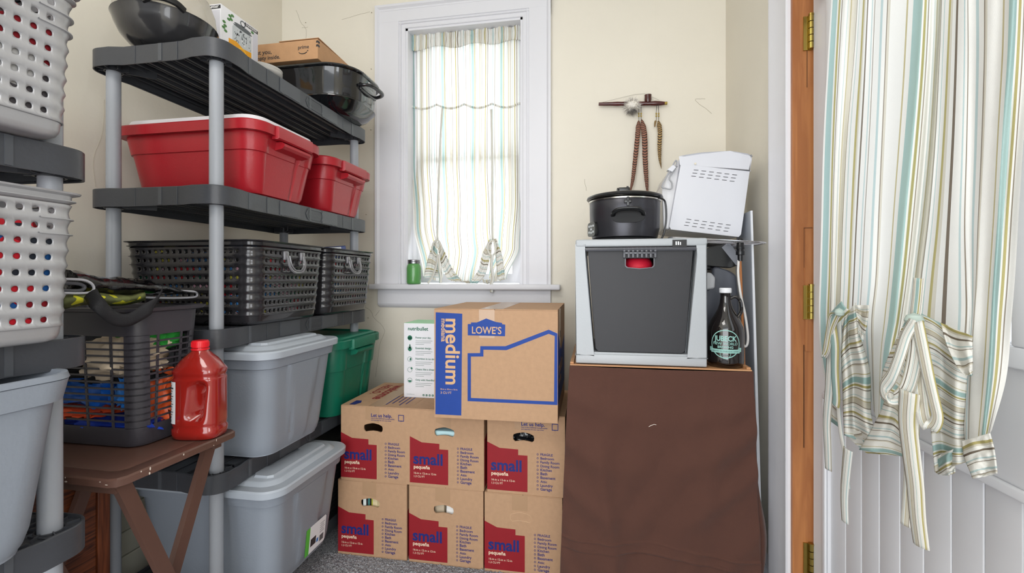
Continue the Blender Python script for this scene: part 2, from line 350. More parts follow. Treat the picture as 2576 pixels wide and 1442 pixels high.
g(box(.6435, .6445, DY1 - .004, DY1 - .0006, .60, .92), box(.644, .668, DY1 - .0042, DY1 - .0036, 1.283, 1.2845), box(.6435, .6442, DY1 - .0042, DY1 - .0036, 1.16, 1.284), box(.652, .6535, DY1 - .0035, DY1 - .003, 1.72, 1.88)).obj('mortise_line', M('dark_line', '#4a2e1c', .8), jo)
m_brass = M('aged_brass', '#b09a52', .28, metal=1)
for z in (1.0, 1.835, .2):
    h = G(); h.add(box(.642, .667, DY1 - .005, DY1 - .0005, z, z + .105)); 
    ho = h.obj('hinge', m_brass, D); k = G()
    for i in range(5): k.add(cyl(.0065, z + .002 + i * .021, z + .0205 + i * .021, 14, .661, DY1 - .011))
    k.add(cyl(.0075, z + .104, z + .109, 14, .661, DY1 - .011)); k.obj('hinge_knuckle', m_brass, ho)
cs2 = G()
pr = [(0, 0), (0, .022), (.006, .026), (.012, .022), (.016, .017), (.14, .021), (.146, .024), (.158, .024), (.16, 0)]
cs2.add(loft([[(XR - b, DY1 + .012 + a, z) for a, b in pr] for z in (0, DZ1 + .12)]))
cs2.add(loft([[(XR - b, DY0 - .012 - a, z) for a, b in pr] for z in (0, DZ1 + .12)])); cs2.add(loft([[(XR - b, y, DZ1 - .012 + a) for a, b in pr] for y in (DY0 - .05, DY1 + .05)]))
cs2.obj('door_casing', m_trim, D)
bp = [(0, 0), (.018, 0), (.018, .085), (.014, .092), (.016, .10), (.010, .112), (.004, .118), (0, .12)]
b1 = G(); b1.add(loft([[(XR - a, y, b) for a, b in bp] for y in (DY1 + .172, YB)])); struct('baseboard_right', b1, m_trim)
b2 = G(); b2.add(loft([[(x, YB - a, b) for a, b in bp] for x in (XL, XR - .019)])); struct('baseboard_back', b2, m_trim)
b3 = G(); b3.add(loft([[(XL + a, y, b) for a, b in bp] for y in (YF, YB - .019)])); struct('baseboard_left', b3, m_trim)
# ================================================================ the two resin racks
m_post = M('grey_resin_tube', '#979ba2', .42, bump=.0003, bs=90, var=.02)
m_shelf = M('charcoal_resin', '#3d3f44', .36, bump=.0004, bs=120, var=.05, vsc=14)
m_shelf_in = M('dark_resin_underside', '#46484d', .42)
def outline(hx, hy, lob=.05, inset=.014):
    """shelf outline with a round lobe at each corner"""
    P = []
    for sx, sy, a0 in ((1, 1, 0), (-1, 1, 90), (-1, -1, 180), (1, -1, 270)):
        cx, cy = sx * (hx - lob), sy * (hy - lob); k = [(cx + lob * cos(R(a0 - 38 + i * 11.0)), cy + lob * sin(R(a0 - 38 + i * 11.0))) for i in range(16)]
        m1 = R(a0 - 90); m2 = R(a0 + 180)
        P += k
    return P
def shelf_geo(hx, hy, th=.057):
    lob = .05; ins = .010
    def ring(off, z):
        P = []
        for sx, sy, a0 in ((1, 1, 0), (-1, 1, 90), (-1, -1, 180), (1, -1, 270)):
            cx, cy = sx * (hx - lob), sy * (hy - lob); r = lob - off
            arc = [(cx + r * cos(R(a)), cy + r * sin(R(a))) for a in [a0 + 90 * i / 8 for i in range(9)]]
            e = .035; i_ = ins + off
            # shoulders where the lobe meets the straight skirt
            if a0 in (0, 180): sh0 = (sx * (hx - i_), sy * (hy - 2 * lob - e)); s1 = (sx * (hx - off), sy * (hy - 2 * lob + .01)); sh1 = (sx * (hx - 2 * lob - e), sy * (hy - i_)); s2 = (sx * (hx - 2 * lob + .01), sy * (hy - off)); P += [sh0, s1] + arc + [s2, sh1]
            else: sh0 = (sx * (hx - 2 * lob - e), sy * (hy - i_)); s1 = (sx * (hx - 2 * lob + .01), sy * (hy - off)); sh1 = (sx * (hx - i_), sy * (hy - 2 * lob - e)); s2 = (sx * (hx - off), sy * (hy - 2 * lob + .01)); P += [sh0, s1] + arc + [s2, sh1]
        return [(x, y, z) for x, y in P]
    s = G(); s.add(loft([ring(.004, .002), ring(.003, 0), ring(0, 0), ring(0, th - .002), ring(.002, th), ring(.005, th), ring(.005, .004)], False, False))
    return s, ring
def make_shelf(parent, hx, hy, z, th=.057, logo=True):
    s, ring = shelf_geo(hx, hy, th)
    # long channel slats running the length of the shelf with gaps between
    n = 9; wv = (2 * hx - .05) / n
    for i in range(n):
        x0 = -hx + .025 + i * wv; a, b = x0 + .004, x0 + wv - .004; L_ = hy - (.012 if 1 < i < n - 2 else .10)
        dz = .026 if 0 < i < n - 1 else .03
        s.add(box(a, b, -L_, L_, th - .006, th - .003)); s.add(box(a, a + .0035, -L_, L_, th - dz - .006, th - .006)); s.add(box(b - .0035, b, -L_, L_, th - dz - .006, th - .006))
        s.add(box(a + .0035, a + .008, -L_, L_, th - dz - .006, th - dz - .002))
    nb = 13
    for j in range(nb):
        y = -hy + .012 + (2 * hy - .024) * j / (nb - 1); s.add(box(-hx + .02, hx - .02, y - .0015, y + .0015, th - .022, th - .006)) if .1 < j / nb < .9 else None
        if 1 < j < nb - 2:
            for x in (-hx * .5, hx * .5): s.add(prism([[(-.012, 0), (.012, 0), (.002, -.022), (-.002, -.022)]], .003), T=frame_on((x, y, th - .006), (1, 0, 0), (0, 0, 1)))
    for x in (-hx * .55, 0, hx * .55): s.add(box(x - .004, x + .004, -hy + .015, hy - .015, th - .038, th - .006))
    # end webs and collars round the posts
    for sx in (-1, 1):
        for sy in (-1, 1):
            cx, cy = sx * (hx - .05), sy * (hy - .05)
            s.add(tf(lathe([(.0215, .001), (.025, .001), (.025, th - .006), (.0215, th - .006)], 24, False, False), Matrix.Translation((cx, cy, 0))))
            for a in range(0, 360, 45): s.add(box(.024, .044, -.001, .001, .003, th - .003), T=Matrix.Translation((cx, cy, 0)) @ Matrix.Rotation(R(a + 20), 4, 'Z'))
            s.add(box(-.002, .002, .03, .11, .004, th - .004), T=Matrix.Translation((cx, cy, 0)) @ Matrix.Rotation(math.atan2(-sy, -sx) - pi / 2, 4, 'Z'))
            s.add(prism([ell(0, 0, .047, .047, 24), ell(0, 0, .022, .022, 24)], .003), T=Matrix.Translation((cx, cy, th - .012)))
    # raised panels and seams on the skirt
    k = G(); L2 = hy - .14
    for sx in (1, -1):
        for i in range(9):
            y = -L2 + 2 * L2 * i / 8; wd = .0015 if i % 2 else .012
            k.add(box(sx * (hx - .0095) - .0012, sx * (hx - .0095) + .0012, y - wd / 2, y + wd / 2, .002, th - .002))
        k.add(box(sx * (hx - .0095) - .0008, sx * (hx - .0095) + .0015, -L2 * .55, -L2 * .2, .004, th - .003)); k.add(box(sx * (hx - .0095) - .0008, sx * (hx - .0095) + .0015, L2 * .25, L2 * .6, .004, th - .003))
    for sy in (1, -1):
        for x, wd in ((-.06, .0015), (.03, .012), (.09, .0015)): k.add(box(x - wd / 2, x + wd / 2, sy * (hy - .0095) - .0012, sy * (hy - .0095) + .0012, .002, th - .002))
    s.add((k.v, k.f), 1); o = s.obj('shelf', [m_shelf, M('charcoal_resin_face', '#4c4f54', .38, bump=.0003, bs=120)], parent, (0, 0, z), ang=30)
    if logo:
        q = G(); Tm = frame_on((hx - .0095, .03, th / 2), (0, 1, 0), (0, 0, 1))
        hexo = [(-.058, 0), (-.045, .02), (.045, .02), (.058, 0), (.045, -.02), (-.045, -.02)]; hexi = [(a * .955, b * .9) for a, b in hexo]
        q.add(prism([hexo, hexi], .0018), T=Tm); q.add(text('Rubbermaid', .082, None, 0, .0022), T=Tm @ Matrix.Translation((-.041, -.006, 0)))
        q.obj('embossed_logo', M('charcoal_resin_face', '#4c4f54'), o)
    return o
def make_rack(label, cx, cy, hx, hy, zs, post_r=.0197, top=None):
    t = thing('storage_rack', label, 'shelving', (cx, cy, 0), group='grey resin racks')
    for i, z in enumerate(zs): make_shelf(t, hx, hy, z, logo=True)
    zs2 = [0] + list(zs)
    for sx in (-1, 1):
        for sy in (-1, 1):
            x, y = sx * (hx - .05), sy * (hy - .05); p = G()
            for a, b in zip(zs2, zs2[1:]):
                if b - a > .1: p.add(cyl(post_r, a + (.045 if a else 0), b + .012, 32, x, y, post_r * .97))
                elif a == 0: p.add(cyl(post_r, 0, b + .01, 32, x, y))
            p.obj('post', m_post, t)
    return t
ZS = [.055, .487, .918, 1.348, 1.784]; TH = .057
make_rack('tall dark grey resin rack holding red totes, wall side of the window', -1.3215, 1.6315, .2385, .4595, ZS)
LS = [.218, .587, .955, 1.324, 1.70]
make_rack('nearest dark grey resin rack with silver baskets, at the left edge', -1.233, .373, .238, .402, LS, .0190)

# ================================================================ woven look perforated baskets
def basket_mesh(hx, hy, h, rc=.045, pitch=.0235, rows=8, hole=.0056, taper=.018):
    z0, z1 = .028, h - .022; rp = (z1 - z0) / rows; v = []; f = []; cache = {}
    def mp(side, s, z):
        # side 0..3 straights, 4..7 corners; s in 0..1
        k = 1 - taper * (1 - z / h) / hx * 1.0; Hx, Hy = hx - taper * (1 - z / h), hy - taper * (1 - z / h)
        lx, ly = Hx - rc, Hy - rc
        ph = ((z - z0) / rp) % 1.0; ph = min(ph, 1 - ph); off = .0040 * (.5 + .5 * cos(2 * pi * ph)) ** 1.6 if z0 - 1e-6 <= z <= z1 + 1e-6 else 0
        if side < 4:
            a = side * 90; L_ = (ly if side % 2 == 0 else lx); d = (Hx if side % 2 == 0 else Hy) + off; t = (s * 2 - 1) * L_; return (d * cos(R(a)) - t * sin(R(a)), d * sin(R(a)) + t * cos(R(a)), z)
        c = side - 4; a = R(c * 90 + 90 * s); cx, cy = [(lx, ly), (-lx, ly), (-lx, -ly), (lx, -ly)][c]; r = rc + off; return (cx + r * cos(a), cy + r * sin(a), z)
    def vid(side, s, z):
        p = mp(side, s, z); key = (round(p[0], 5), round(p[1], 5), round(p[2], 5))
        if key not in cache: cache[key] = len(v); v.append(p)
        return cache[key]
    for side in range(8):
        n = max(1, round(2 * ((hy if side % 2 == 0 else hx) - rc) / pitch)) if side < 4 else 6
        for c in range(n):
            s0, s1 = c / n, (c + 1) / n
            for r_ in range(rows):
                a, b = z0 + r_ * rp, z0 + (r_ + 1) * rp
                if side < 4 and c > 0 and c < n - 1 or (side < 4 and n > 4):
                    cells = [(s0 + (s1 - s0) * i / 4, a) for i in range(4)] + [(s1, a + (b - a) * i / 4) for i in range(4)] + [(s1 - (s1 - s0) * i / 4, b) for i in range(4)] + [(s0, b - (b - a) * i / 4) for i in range(4)]
                    o_ = [vid(side, p, q) for p, q in cells]
                    pw = (s1 - s0); sw = hole / (2 * ((hy if side % 2 == 0 else hx) - rc))
                    i_ = []
                    for i in range(16):
                        t = 2 * pi * (i - 6) / 16 ; cc, ss = cos(t), sin(t); i_.append(vid(side, (s0 + s1) / 2 + sw * cc, (a + b) / 2 + hole * ss))
                    sm, zm = (s0 + s1) / 2, (a + b) / 2; m_ = [vid(side, sm + (p - sm) * .62, zm + (q - zm) * .6) for p, q in cells]
                    for i in range(16): f.append((o_[i], o_[(i + 1) % 16], m_[(i + 1) % 16], m_[i])); f.append((m_[i], m_[(i + 1) % 16], i_[(i + 1) % 16], i_[i]))
                else:
                    for i in range(4):
                        for j in range(4):
                            q = [(s0 + (s1 - s0) * (i + x) / 4, a + (b - a) * (j + y) / 4) for x, y in ((0, 0), (1, 0), (1, 1), (0, 1))]
                            f.append(tuple(vid(side, x, y) for x, y in q)) if side < 4 else None
                    if side >= 4:
                        for j in range(4): f.append(tuple(vid(side, x, y) for x, y in ((s0, a + (b - a) * j / 4), (s1, a + (b - a) * j / 4), (s1, a + (b - a) * (j + 1) / 4), (s0, a + (b - a) * (j + 1) / 4))))
    return v, f, z0, z1
_bk = {}
def make_basket(label, hx, hy, h, loc, mat, group, contents, rz=0, mh=None, cname='basket contents', rc=.045, tp=.018):
    t = thing('storage_basket', label, 'basket', loc, rz, group)
    key = (hx, hy, h)
    if key not in _bk:
        v, f, z0, z1 = basket_mesh(hx, hy, h, rc, taper=tp); _bk[key] = (v, f, z0, z1)
    v, f, z0, z1 = _bk[key]; b = G(); b.add((v, f))
    o = b.obj('perforated_wall', mat, t, ang=75, solid=.0024)
    q = G()
    def lv(z, d, r=rc, tp=tp): k = tp * (1 - z / h); return (z, hx - k + d, hy - k + d, r)
    q.add(rloft([lv(.0, -.02), lv(.0, -.010), lv(.004, -.003), lv(.012, 0), lv(z0, .0012), lv(z0, -.002), lv(.014, -.003), lv(.008, -.012)], 6, 1)); q.obj('base', mat, t, ang=50)
    q = G(); q.add(rloft([lv(z1, -.001), lv(z1 + .004, .004), lv(z1 + .006, .0075), lv(z1 + .0075, .0075), lv(z1 + .008, .003), lv(h - .006, .003), lv(h - .003, .011), lv(h, .012), lv(h, .0), lv(h - .006, -.002), lv(z1, -.003)], 6, 1, cap0=False, cap1=False))
    # little flanges hooking round the corners
    rp = (z1 - z0) / 8
    for zz in (z1 - rp, z1 - 2 * rp):
        for c, (sx, sy) in enumerate(((1, 1), (-1, 1), (-1, -1), (1, -1))):
            k = tp * (1 - zz / h); a0 = c * 90
            arc = []
            for i in range(-2, 11):
                a = R(a0 + max(0, min(90, i * 11.25))); ext = .016 * (-i) if i < 0 else .016 * (i - 8) if i > 8 else 0
                tx = (sin(a) if i < 0 else -sin(a), -cos(a) if i < 0 else cos(a)); cx, cy = sx * (hx - k - rc), sy * (hy - k - rc)
                arc.append((cx + rc * cos(a) + tx[0] * ext, cy + rc * sin(a) + tx[1] * ext, cos(a), sin(a)))
            q.add(loft([[(x + nx * d, y + ny * d, zz + e) for x, y, nx, ny in arc] for d, e in ((0, 0), (.009, 0), (.009, .0015), (0, .0015))], False, False, closed=False))
    q.obj('rim', mat, t, ang=40)
    q = G(); zc = z1 - 1.1 * rp; k = tp * (1 - zc / h); X = hx - k + .006
    U = [(X, -.045, zc + .012), (X + .008, -.046, zc), (X + .013, -.043, zc - .028), (X + .015, -.025, zc - .046), (X + .015, 0, zc - .05), (X + .015, .025, zc - .046), (X + .013, .043, zc - .028), (X + .008, .046, zc), (X, .045, zc + .012)]
    q.add(tube(smooth(U, 4), .0045, 8, flat=.8)); q.add(tube(smooth([(x + .001, y * .8, z + .007) for x, y, z in U[1:-1]], 4), .0028, 6))
    for s in (-1, 1): q.add(box(X - .006, X + .006, s * .045 - .012, s * .045 + .012, zc - .008, zc + .024, .005))
    q.obj('handle', mh or mat, t)
    # what is in it
    c = G(); n = 26
    def pile(u, w_):
        x = (u * 2 - 1) * (hx - tp - .006); y = (w_ * 2 - 1) * (hy - tp - .006)
        e = min(1, min(u, 1 - u, w_, 1 - w_) * 12)
        return (x, y, (h - .035 if h < .3 else .2) * (.55 + .45 * e) + .02 * noise.noise(V((x * 14 + loc[0] * 9, y * 14 + loc[1] * 7, 0)))), (u, w_)
    top = grid(n, n, pile); c.add((top[0], top[1]))
    ring = [(x, y) for x, y in rr(hx - tp - .006, hy - tp - .006, .03, 5, 8)]
    c.add(loft([[(x, y, .01) for x, y in ring], [(x * 1.02, y * 1.02, h * .5) for x, y in ring], [(x * 1.04, y * 1.04, h * .72) for x, y in ring]], True, True))
    co_ = c.obj('stored_toys', contents, None, loc, (0, 0, rz)); tag(co_, cname, 'toys', kind='stuff')
    return t
m_silver = M('silver_plastic', '#a3a3a5', .33, metal=.25, bump=.0001, bs=200)
m_dkb = M('translucent_charcoal_plastic', '#29282b', .2, metal=.1, coat=.4)
m_dkh = M('glossy_grey_handle', '#6d6c70', .15, coat=.5); m_lth = M('pale_grey_handle', '#c2c2cc', .2, coat=.4)
c_red = patch_mat('mixed_toys', ['#d9182c', '#8d0f1f', '#1f5fa8', '#d51d2e', '#2a2f3a', '#9b1322', '#13508f', '#c21528'], 26)
c_grey = patch_mat('dark_mixed_toys', ['#4a4547', '#3d3b40', '#8f1420', '#524d50', '#c8c6c4', '#3a3438', '#584f52', '#46424a'], 16)
c_mix = patch_mat('bright_mixed_toys', ['#151416', '#2b2426', '#b01522', '#1a1a1c', '#3f7fbd', '#222', '#d9a9b9', '#19181a', '#8c8a86', '#17604a', '#1c1c1e', '#c9c04a'][:5] + ['#1b1b1d', '#d9a9b9', '#19181a', '#8c8a86', '#17604a', '#1c1c1e', '#c9c04a'], 24)
make_basket('silver perforated basket of red and blue toys, lower left above the open grey tote', .238, .180, .27, (-1.182, .520, 1.014), m_silver, 'silver perforated baskets', c_red, mh=m_lth, rc=.030, tp=.010, cname='red and blue toys filling the lower silver basket')
make_basket('silver perforated basket at top left, mostly grey behind its holes', .238, .180, .27, (-1.182, .520, 1.383), m_silver, 'silver perforated baskets', c_grey, mh=m_lth, rc=.030, tp=.010, cname='dark grey toys filling the upper silver basket')
make_basket('glossy charcoal perforated basket nearest the front post, third shelf down', .245, .195, .272, (-1.29, 1.465, .977), m_dkb, 'charcoal perforated baskets', c_mix, mh=m_dkh, cname='mixed toys inside the charcoal basket nearest the front post')
make_basket('glossy charcoal perforated basket at the window end with a blue packet', .245, .192, .272, (-1.29, 1.872, .977), m_dkb, 'charcoal perforated baskets', c_mix, mh=m_dkh, cname='mixed toys inside the charcoal basket at the window end')
bp_ = thing('blue_packet', 'blue and white packet poking out of the far charcoal basket', 'packet', (-1.19, 1.85, 1.215), R(15))
g(box(-.1, .1, -.06, .06, 0, .045, .003)).obj('carton', M('blue_carton', '#24428f', .4), bp_, rot=(R(8), R(-4), 0))
g(box(-.06, .1005, -.0605, -.02, .03, .0455)).obj('label', M('white_print', '#e6e8ec', .4), bp_, rot=(R(8), R(-4), 0))
# black crate on the bottom shelf, far end
def crate(loc):
    t = thing('black_crate', 'black slotted crate on the bottom shelf behind the lowest grey tote', 'crate', loc)
    q = G(); q.add(rloft([(0, .2, .155, .02), (.03, .21, .16, .02), (.30, .225, .175, .02), (.33, .232, .182, .02), (.33, .22, .17, .02), (.03, .2, .15, .02)], 4)); q.obj('bin', M('black_plastic', '#1b1b1d', .35), t)
    r_ = G()
    for i in range(14): r_.add(box(-.215 - i * .001, .212 + i * .001, -.168 - i * .0006, .165, .045 + i * .018, .05 + i * .018))
    r_.obj('rib', M('black_plastic_rib', '#2c2c2f', .3), t)
crate((-1.29, 1.90, ZS[0] + TH))
# ================================================================ lidded totes
def tote(name, label, hx, hy, h, loc, mat, style, rz=0, taper=.035, lidmat=None, group=None, open_top=False, cat='storage bin'):
    """hx, hy: half size at the rim"""
    t = thing(name, label, cat, loc, rz, group); rc = .055
    zi = h * .60
    def fn(x, y, z):
        if style == 'scoop':        # recessed grip channels in both ends, a step half way down
            k = taper * (1 - z / h); X = hx - k
            if abs(x) > X - .004 and z < h - .035:
                wv = .105
                if abs(y) < wv: x -= math.copysign(.004, x)
                if .045 < y < .062: x -= math.copysign(.012, x)
        elif style == 'flat':       # a slanted raised panel on each end
            k = taper * (1 - z / h); X = hx - k; lim = hy * .10 + (z / h) * hy * .22
            if abs(x) > X - .004 and z < h * .84 and z > .02 and abs(y) < lim * 1.6: x += math.copysign(.006, x)
        return (x, y, z)
    def lv(z, d=0, r=rc): k = taper * (1 - z / h); return (z, hx - k + d, hy - k + d, r)
    o = G()
    if style == 'scoop':
        L_ = [lv(0, -.03, .04), lv(0, -.018), lv(.006, -.007), lv(.02, -.003), lv(zi - .004, -.003), lv(zi - .001, -.003), lv(zi + .001, .001), lv(zi + .006, .001), lv(h - .037, .001), lv(h - .034, .0)]
    else:
        L_ = [lv(0, -.03, .04), lv(0, -.02), lv(.006, -.008), lv(.02, -.003), lv(.045, 0)] + [lv(h * a, 0) for a in (.3, .55, .80, .835)] + [lv(h * .84, .004), lv(h * .845, .008), lv(h - .012, .010), lv(h - .010, .006)]
    L2 = [(h - .034, hx + .012, hy + .012, rc + .01), (h - .004, hx + .013, hy + .013, rc + .01), (h, hx + .010, hy + .010, rc + .008), (h, hx + .002, hy + .002, rc), (h - .01, hx - .003, hy - .003, rc), (h * .5, hx - taper * .5 - .003, hy - taper * .5 - .003, rc), (.006, hx - taper - .006, hy - taper - .006, rc)]
    if style != 'scoop': L2 = [(h - .010, hx + .010, hy + .010, rc)] + L2[2:]
    o.add(rloft(L_ + L2, 7, 30, fn, cap0=True, cap1=True)); o.obj('bin', mat, t, ang=32)
    lm = lidmat or mat; lh = .020 if lidmat and lidmat.name.startswith('white') else .008
    if not open_top:
        if style == 'flat':
            l = G(); B = (h - .022, hx + .021, hy + .021, rc + .012)
            l.add(rloft([(h - .022, hx + .018, hy + .018, rc + .01), B, (h - .003, hx + .022, hy + .022, rc + .012), (h + .002, hx + .018, hy + .018, rc + .01), (h + .0022, hx - .012, hy - .012, rc), (h + .012, hx - .022, hy - .022, rc), (h + .014, hx - .028, hy - .028, rc - .01)], 8)); 
            z = h + .014
            for s in (1, -1):   # raised chevron panel towards each end
                q = [(hx - .045, -hy + .06), (hx - .045, hy - .06), (hx - .06, hy - .048), (hx - .11, hy - .048), (hx - .13, hy - .075), (hx - .13, hy - .11), (hx - .105, hy - .13), (hx - .105, -hy + .13), (hx - .13, -hy + .11), (hx - .13, -hy + .075), (hx - .11, -hy + .048), (hx - .06, -hy + .048)]
                q = [(a * s, b * s) for a, b in q]
                l.add(loft([[(a, b, z - .001) for a, b in q], [(a + (.0 if 0 else -s * .004 * (1 if abs(a) > hx - .08 else -1)), b * .97, z + .007) for a, b in q]]))
            l.add(box(-.05, .05, -.035, .035, z - .001, z + .006, .003)); l.obj('lid', lm, t, ang=30)
        else:
            l = G(); l.add(rloft([(h - .006, hx - .006, hy - .006, rc - .006), (h + .004, hx - .006, hy - .006, rc), (h + lh, hx - .012, hy - .012, rc), (h + lh + .002, hx - .018, hy - .018, rc), (h + lh - .006, hx - .026, hy - .026, rc)], 8)); l.obj('lid', lm, t, ang=30)
    if style in ('scoop', 'scoop_open'):
        for s in (1, -1):
            q = G(); w = .098; X = hx + .010
            pf = [(X - .004, h + .001), (X + .010, h - .001), (X + .012, h - .006), (X + .012, h - .040), (X + .006, h - .044), (X - .012, h - .044), (X - .012, h - .036), (X - .004, h - .030)]
            pf2 = [(a + (.0 if b > h - .02 else .004), b) for a, b in pf]
            q.add(loft([[(s * a, y * s, b) for a, b in (pf if abs(y) < w else [(min(a, X + .001), b) for a, b in pf])] for y in (-w, -w + .004, w - .004, w)]))
            q.add(loft([[(s * a, y * s, b) for a, b in [(X - .02, h - .046), (X + .003, h - .046), (X + .012, h - .052), (X + .012, h - .060), (X + .004, h - .068), (X - .03, h - .075)]] for y in (-w + .03, w - .02)]))
            q.obj('handle', mat, t, ang=30)
    return t
m_red = M('red_plastic', '#a01b26', .33, bump=.0003, bs=160, var=.03, vsc=9)
m_white_lid = M('white_plastic_lid', '#d8d6da', .35)
tote('red_tote', 'red plastic tote with white lid, larger one nearest the front post', .265, .180, .232, (-1.322, 1.470, ZS[3] + TH), m_red, 'scoop', lidmat=m_white_lid, group='red totes on the second shelf')
tote('red_tote', 'red plastic tote with no lid showing, beside the window end of the rack', .255, .178, .222, (-1.315, 1.890, ZS[3] + TH), m_red, 'scoop', lidmat=m_red, group='red totes on the second shelf')
def emboss(cx, y0, z0):
    pass
m_gt = M('grey_blue_plastic', '#868d97', .42, bump=.0003, bs=180, var=.02); m_gl = M('pale_grey_lid_plastic', '#a4abb4', .4, bump=.0002, bs=180)
t4 = tote('grey_tote', 'grey tote with lid on the fourth shelf, above the lowest grey tote', .29, .195, .352, (-1.285, 1.462, ZS[1] + TH), m_gt, 'flat', lidmat=m_gl, group='grey lidded totes')
t5 = tote('grey_tote', 'lowest grey tote with lid and white and green sticker, bottom shelf', .262, .205, .355, (-1.237, 1.475, ZS[0] + TH), m_gt, 'flat', lidmat=m_gl, group='grey lidded totes')
tote('green_tote', 'dark green plastic tote behind the grey totes, fourth shelf', .278, .188, .325, (-1.295, 1.888, ZS[1] + TH), M('green_plastic', '#0f6a52', .38, bump=.0003, bs=160), 'scoop', lidmat=M('green_plastic', '#0f6a52'), taper=.03)
# faint ghost lettering on the fourth-shelf tote and the sticker on the lowest one
q = G(); random.seed(3)
sl = math.atan(.035 / .352)
Tm = Matrix.Translation((.2615, -.06, .055)) @ Matrix.Rotation(sl, 4, 'Y') @ frame_on((0, 0, 0), (0, 1, 0), (0, 0, 1))
for r_ in range(5):
    x = 0
    while x < .085: wv = random.uniform(.006, .02); q.add(prism([[(x, .066 - r_ * .016), (x + wv, .066 - r_ * .016), (x + wv - .002, .066 - r_ * .016 + .011), (x + .001, .066 - r_ * .016 + .012)]], .0005), T=Tm); x += wv + .004
q.obj('faded_print', M('faded_print', '#868a92', .45), t4)
Tm = Matrix.Translation((.2365, -.015, .03)) @ Matrix.Rotation(sl, 4, 'Y') @ frame_on((0, 0, 0), (0, 1, 0), (0, 0, 1)) @ Matrix.Rotation(R(0), 4, 'Z')
tk = G(); tk.add(prism([[(0, 0), (.115, .0), (.12, .005), (.12, .093), (.115, .098), (0, .098)]], .0006), 0, Tm)
tk.add(prism([[(.0, 0), (.022, 0), (.022, .098), (.0, .098)]], .0008), 1, Tm); tk.add(prism([[(.03, .022), (.062, .022), (.062, .05), (.03, .05)]], .0008), 2, Tm)
for i in range(9): tk.add(prism([[(.085 + i * .0028, .012), (.0865 + i * .0028 + .0006 * (i % 3), .012), (.0865 + i * .0028 + .0006 * (i % 3), .035), (.085 + i * .0028, .035)]], .0008), 2, Tm)
for i in range(5): tk.add(prism([[(.085, .045 + i * .008), (.112 - .004 * (i % 2), .045 + i * .008), (.112 - .004 * (i % 2), .048 + i * .008), (.085, .048 + i * .008)]], .0008), 3, Tm)
pass
tk.add(prism([[(.066, .02), (.078, .02), (.078, .034), (.066, .034)]], .0008), 4, Tm)
tk.obj('sticker', [M('white_sticker', '#e9eaee', .4), M('green_ink', '#55b53c', .4), M('black_ink', '#2c2c30', .5), M('grey_ink', '#9b9ba2', .5), M('blue_ink', '#3e7cc0', .5)], t5)
# open grey tote at the far left, bottom
tote('open_grey_tote', 'open grey plastic tote with rolled rim, lower left corner', .25, .185, .315, (-1.186, .506, LS[1] + TH), M('grey_blue_plastic', '#868d97'), 'flat2', open_top=True, taper=.032)
# ================================================================ tray table, laundry basket, jug
m_brown = M('brown_painted_wood', '#5a4037', .42, bump=.0004, bs=30, var=.06, vsc=10)
TZ = .70
tt = thing('tray_table', 'brown painted folding tray table between the two racks', 'table', (-1.23, .985, 0))
q = G(); corners = [(-.235, -.165), (.236, -.176), (.241, .160), (-.235, .165)]
def inset(pl, d): return [(x - math.copysign(d, x), y - math.copysign(d, y)) for x, y in pl]
def chop(pl, c):
    o = []
    for i, p in enumerate(pl):
        a = V(pl[i - 1]); b = V(p); n_ = V(pl[(i + 1) % 4]); o += [tuple(b + (a - b).normalized() * c), tuple(b + ((a - b).normalized() + (n_ - b).normalized()) * c * .3), tuple(b + (n_ - b).normalized() * c)]
    return o
rg = lambda d, z: [(x, y, z) for x, y in chop(inset(corners, d), .022)]
q.add(loft([rg(.006, TZ - .021), rg(0, TZ - .018), rg(0, TZ - .004), rg(.003, TZ), rg(.036, TZ), rg(.038, TZ - .0015), rg(.040, TZ)])); q.obj('table_top', m_brown, tt, ang=30)
ch = G(); random.seed(5)
for i in range(13):
    e = random.random()
    if i % 2: p = V((.2365 + .004 * e, -.17 + .33 * e, TZ - random.uniform(.002, .016))); T_ = Matrix.Translation(p) @ Matrix.Rotation(pi / 2, 4, 'Y')
    else: p = V((-.1 + .33 * e, -.1752, TZ - random.uniform(.002, .016))); T_ = Matrix.Translation(p) @ Matrix.Rotation(pi / 2, 4, 'X')
    ch.add(prism([ell(0, 0, random.uniform(.001, .004), random.uniform(.0006, .0018), 7)], .0006), T=T_)
ch.obj('paint_chip', M('bare_wood_chip', '#cfc4b8', .8), bpy.data.objects['table_top'])
def leg(x, y0, y1, zt=TZ - .02, zb=0):
    a = V((x, y0, zt)); b = V((x, y1, zb)); d = (b - a).normalized(); n_ = V((0, d.z, -d.y)) * .016
    return loft([[tuple(p + n_ + V((.008, 0, 0))), tuple(p - n_ + V((.008, 0, 0))), tuple(p - n_ - V((.008, 0, 0))), tuple(p + n_ - V((.008, 0, 0)))] for p in (a, b)])
for x, s in ((.195, 1), (.175, -1), (-.16, 1), (-.18, -1)): g(leg(x, -.135 * s, .135 * s)).obj('leg', m_brown, tt)
g(box(-.18, .20, -.148, -.125, TZ - .045, TZ - .021)).obj('support_rail', m_brown, tt); g(box(-.18, .20, .12, .143, TZ - .045, TZ - .021)).obj('support_rail', m_brown, tt)
q = G(); q.add(cyl(.006, 0, .004, 12), T=Matrix.Translation((.203, 0, .34)) @ Matrix.Rotation(pi / 2, 4, 'Y')); q.obj('pivot_rivet', M('dull_rivet', '#cfc6b4', .4, metal=.6), tt)

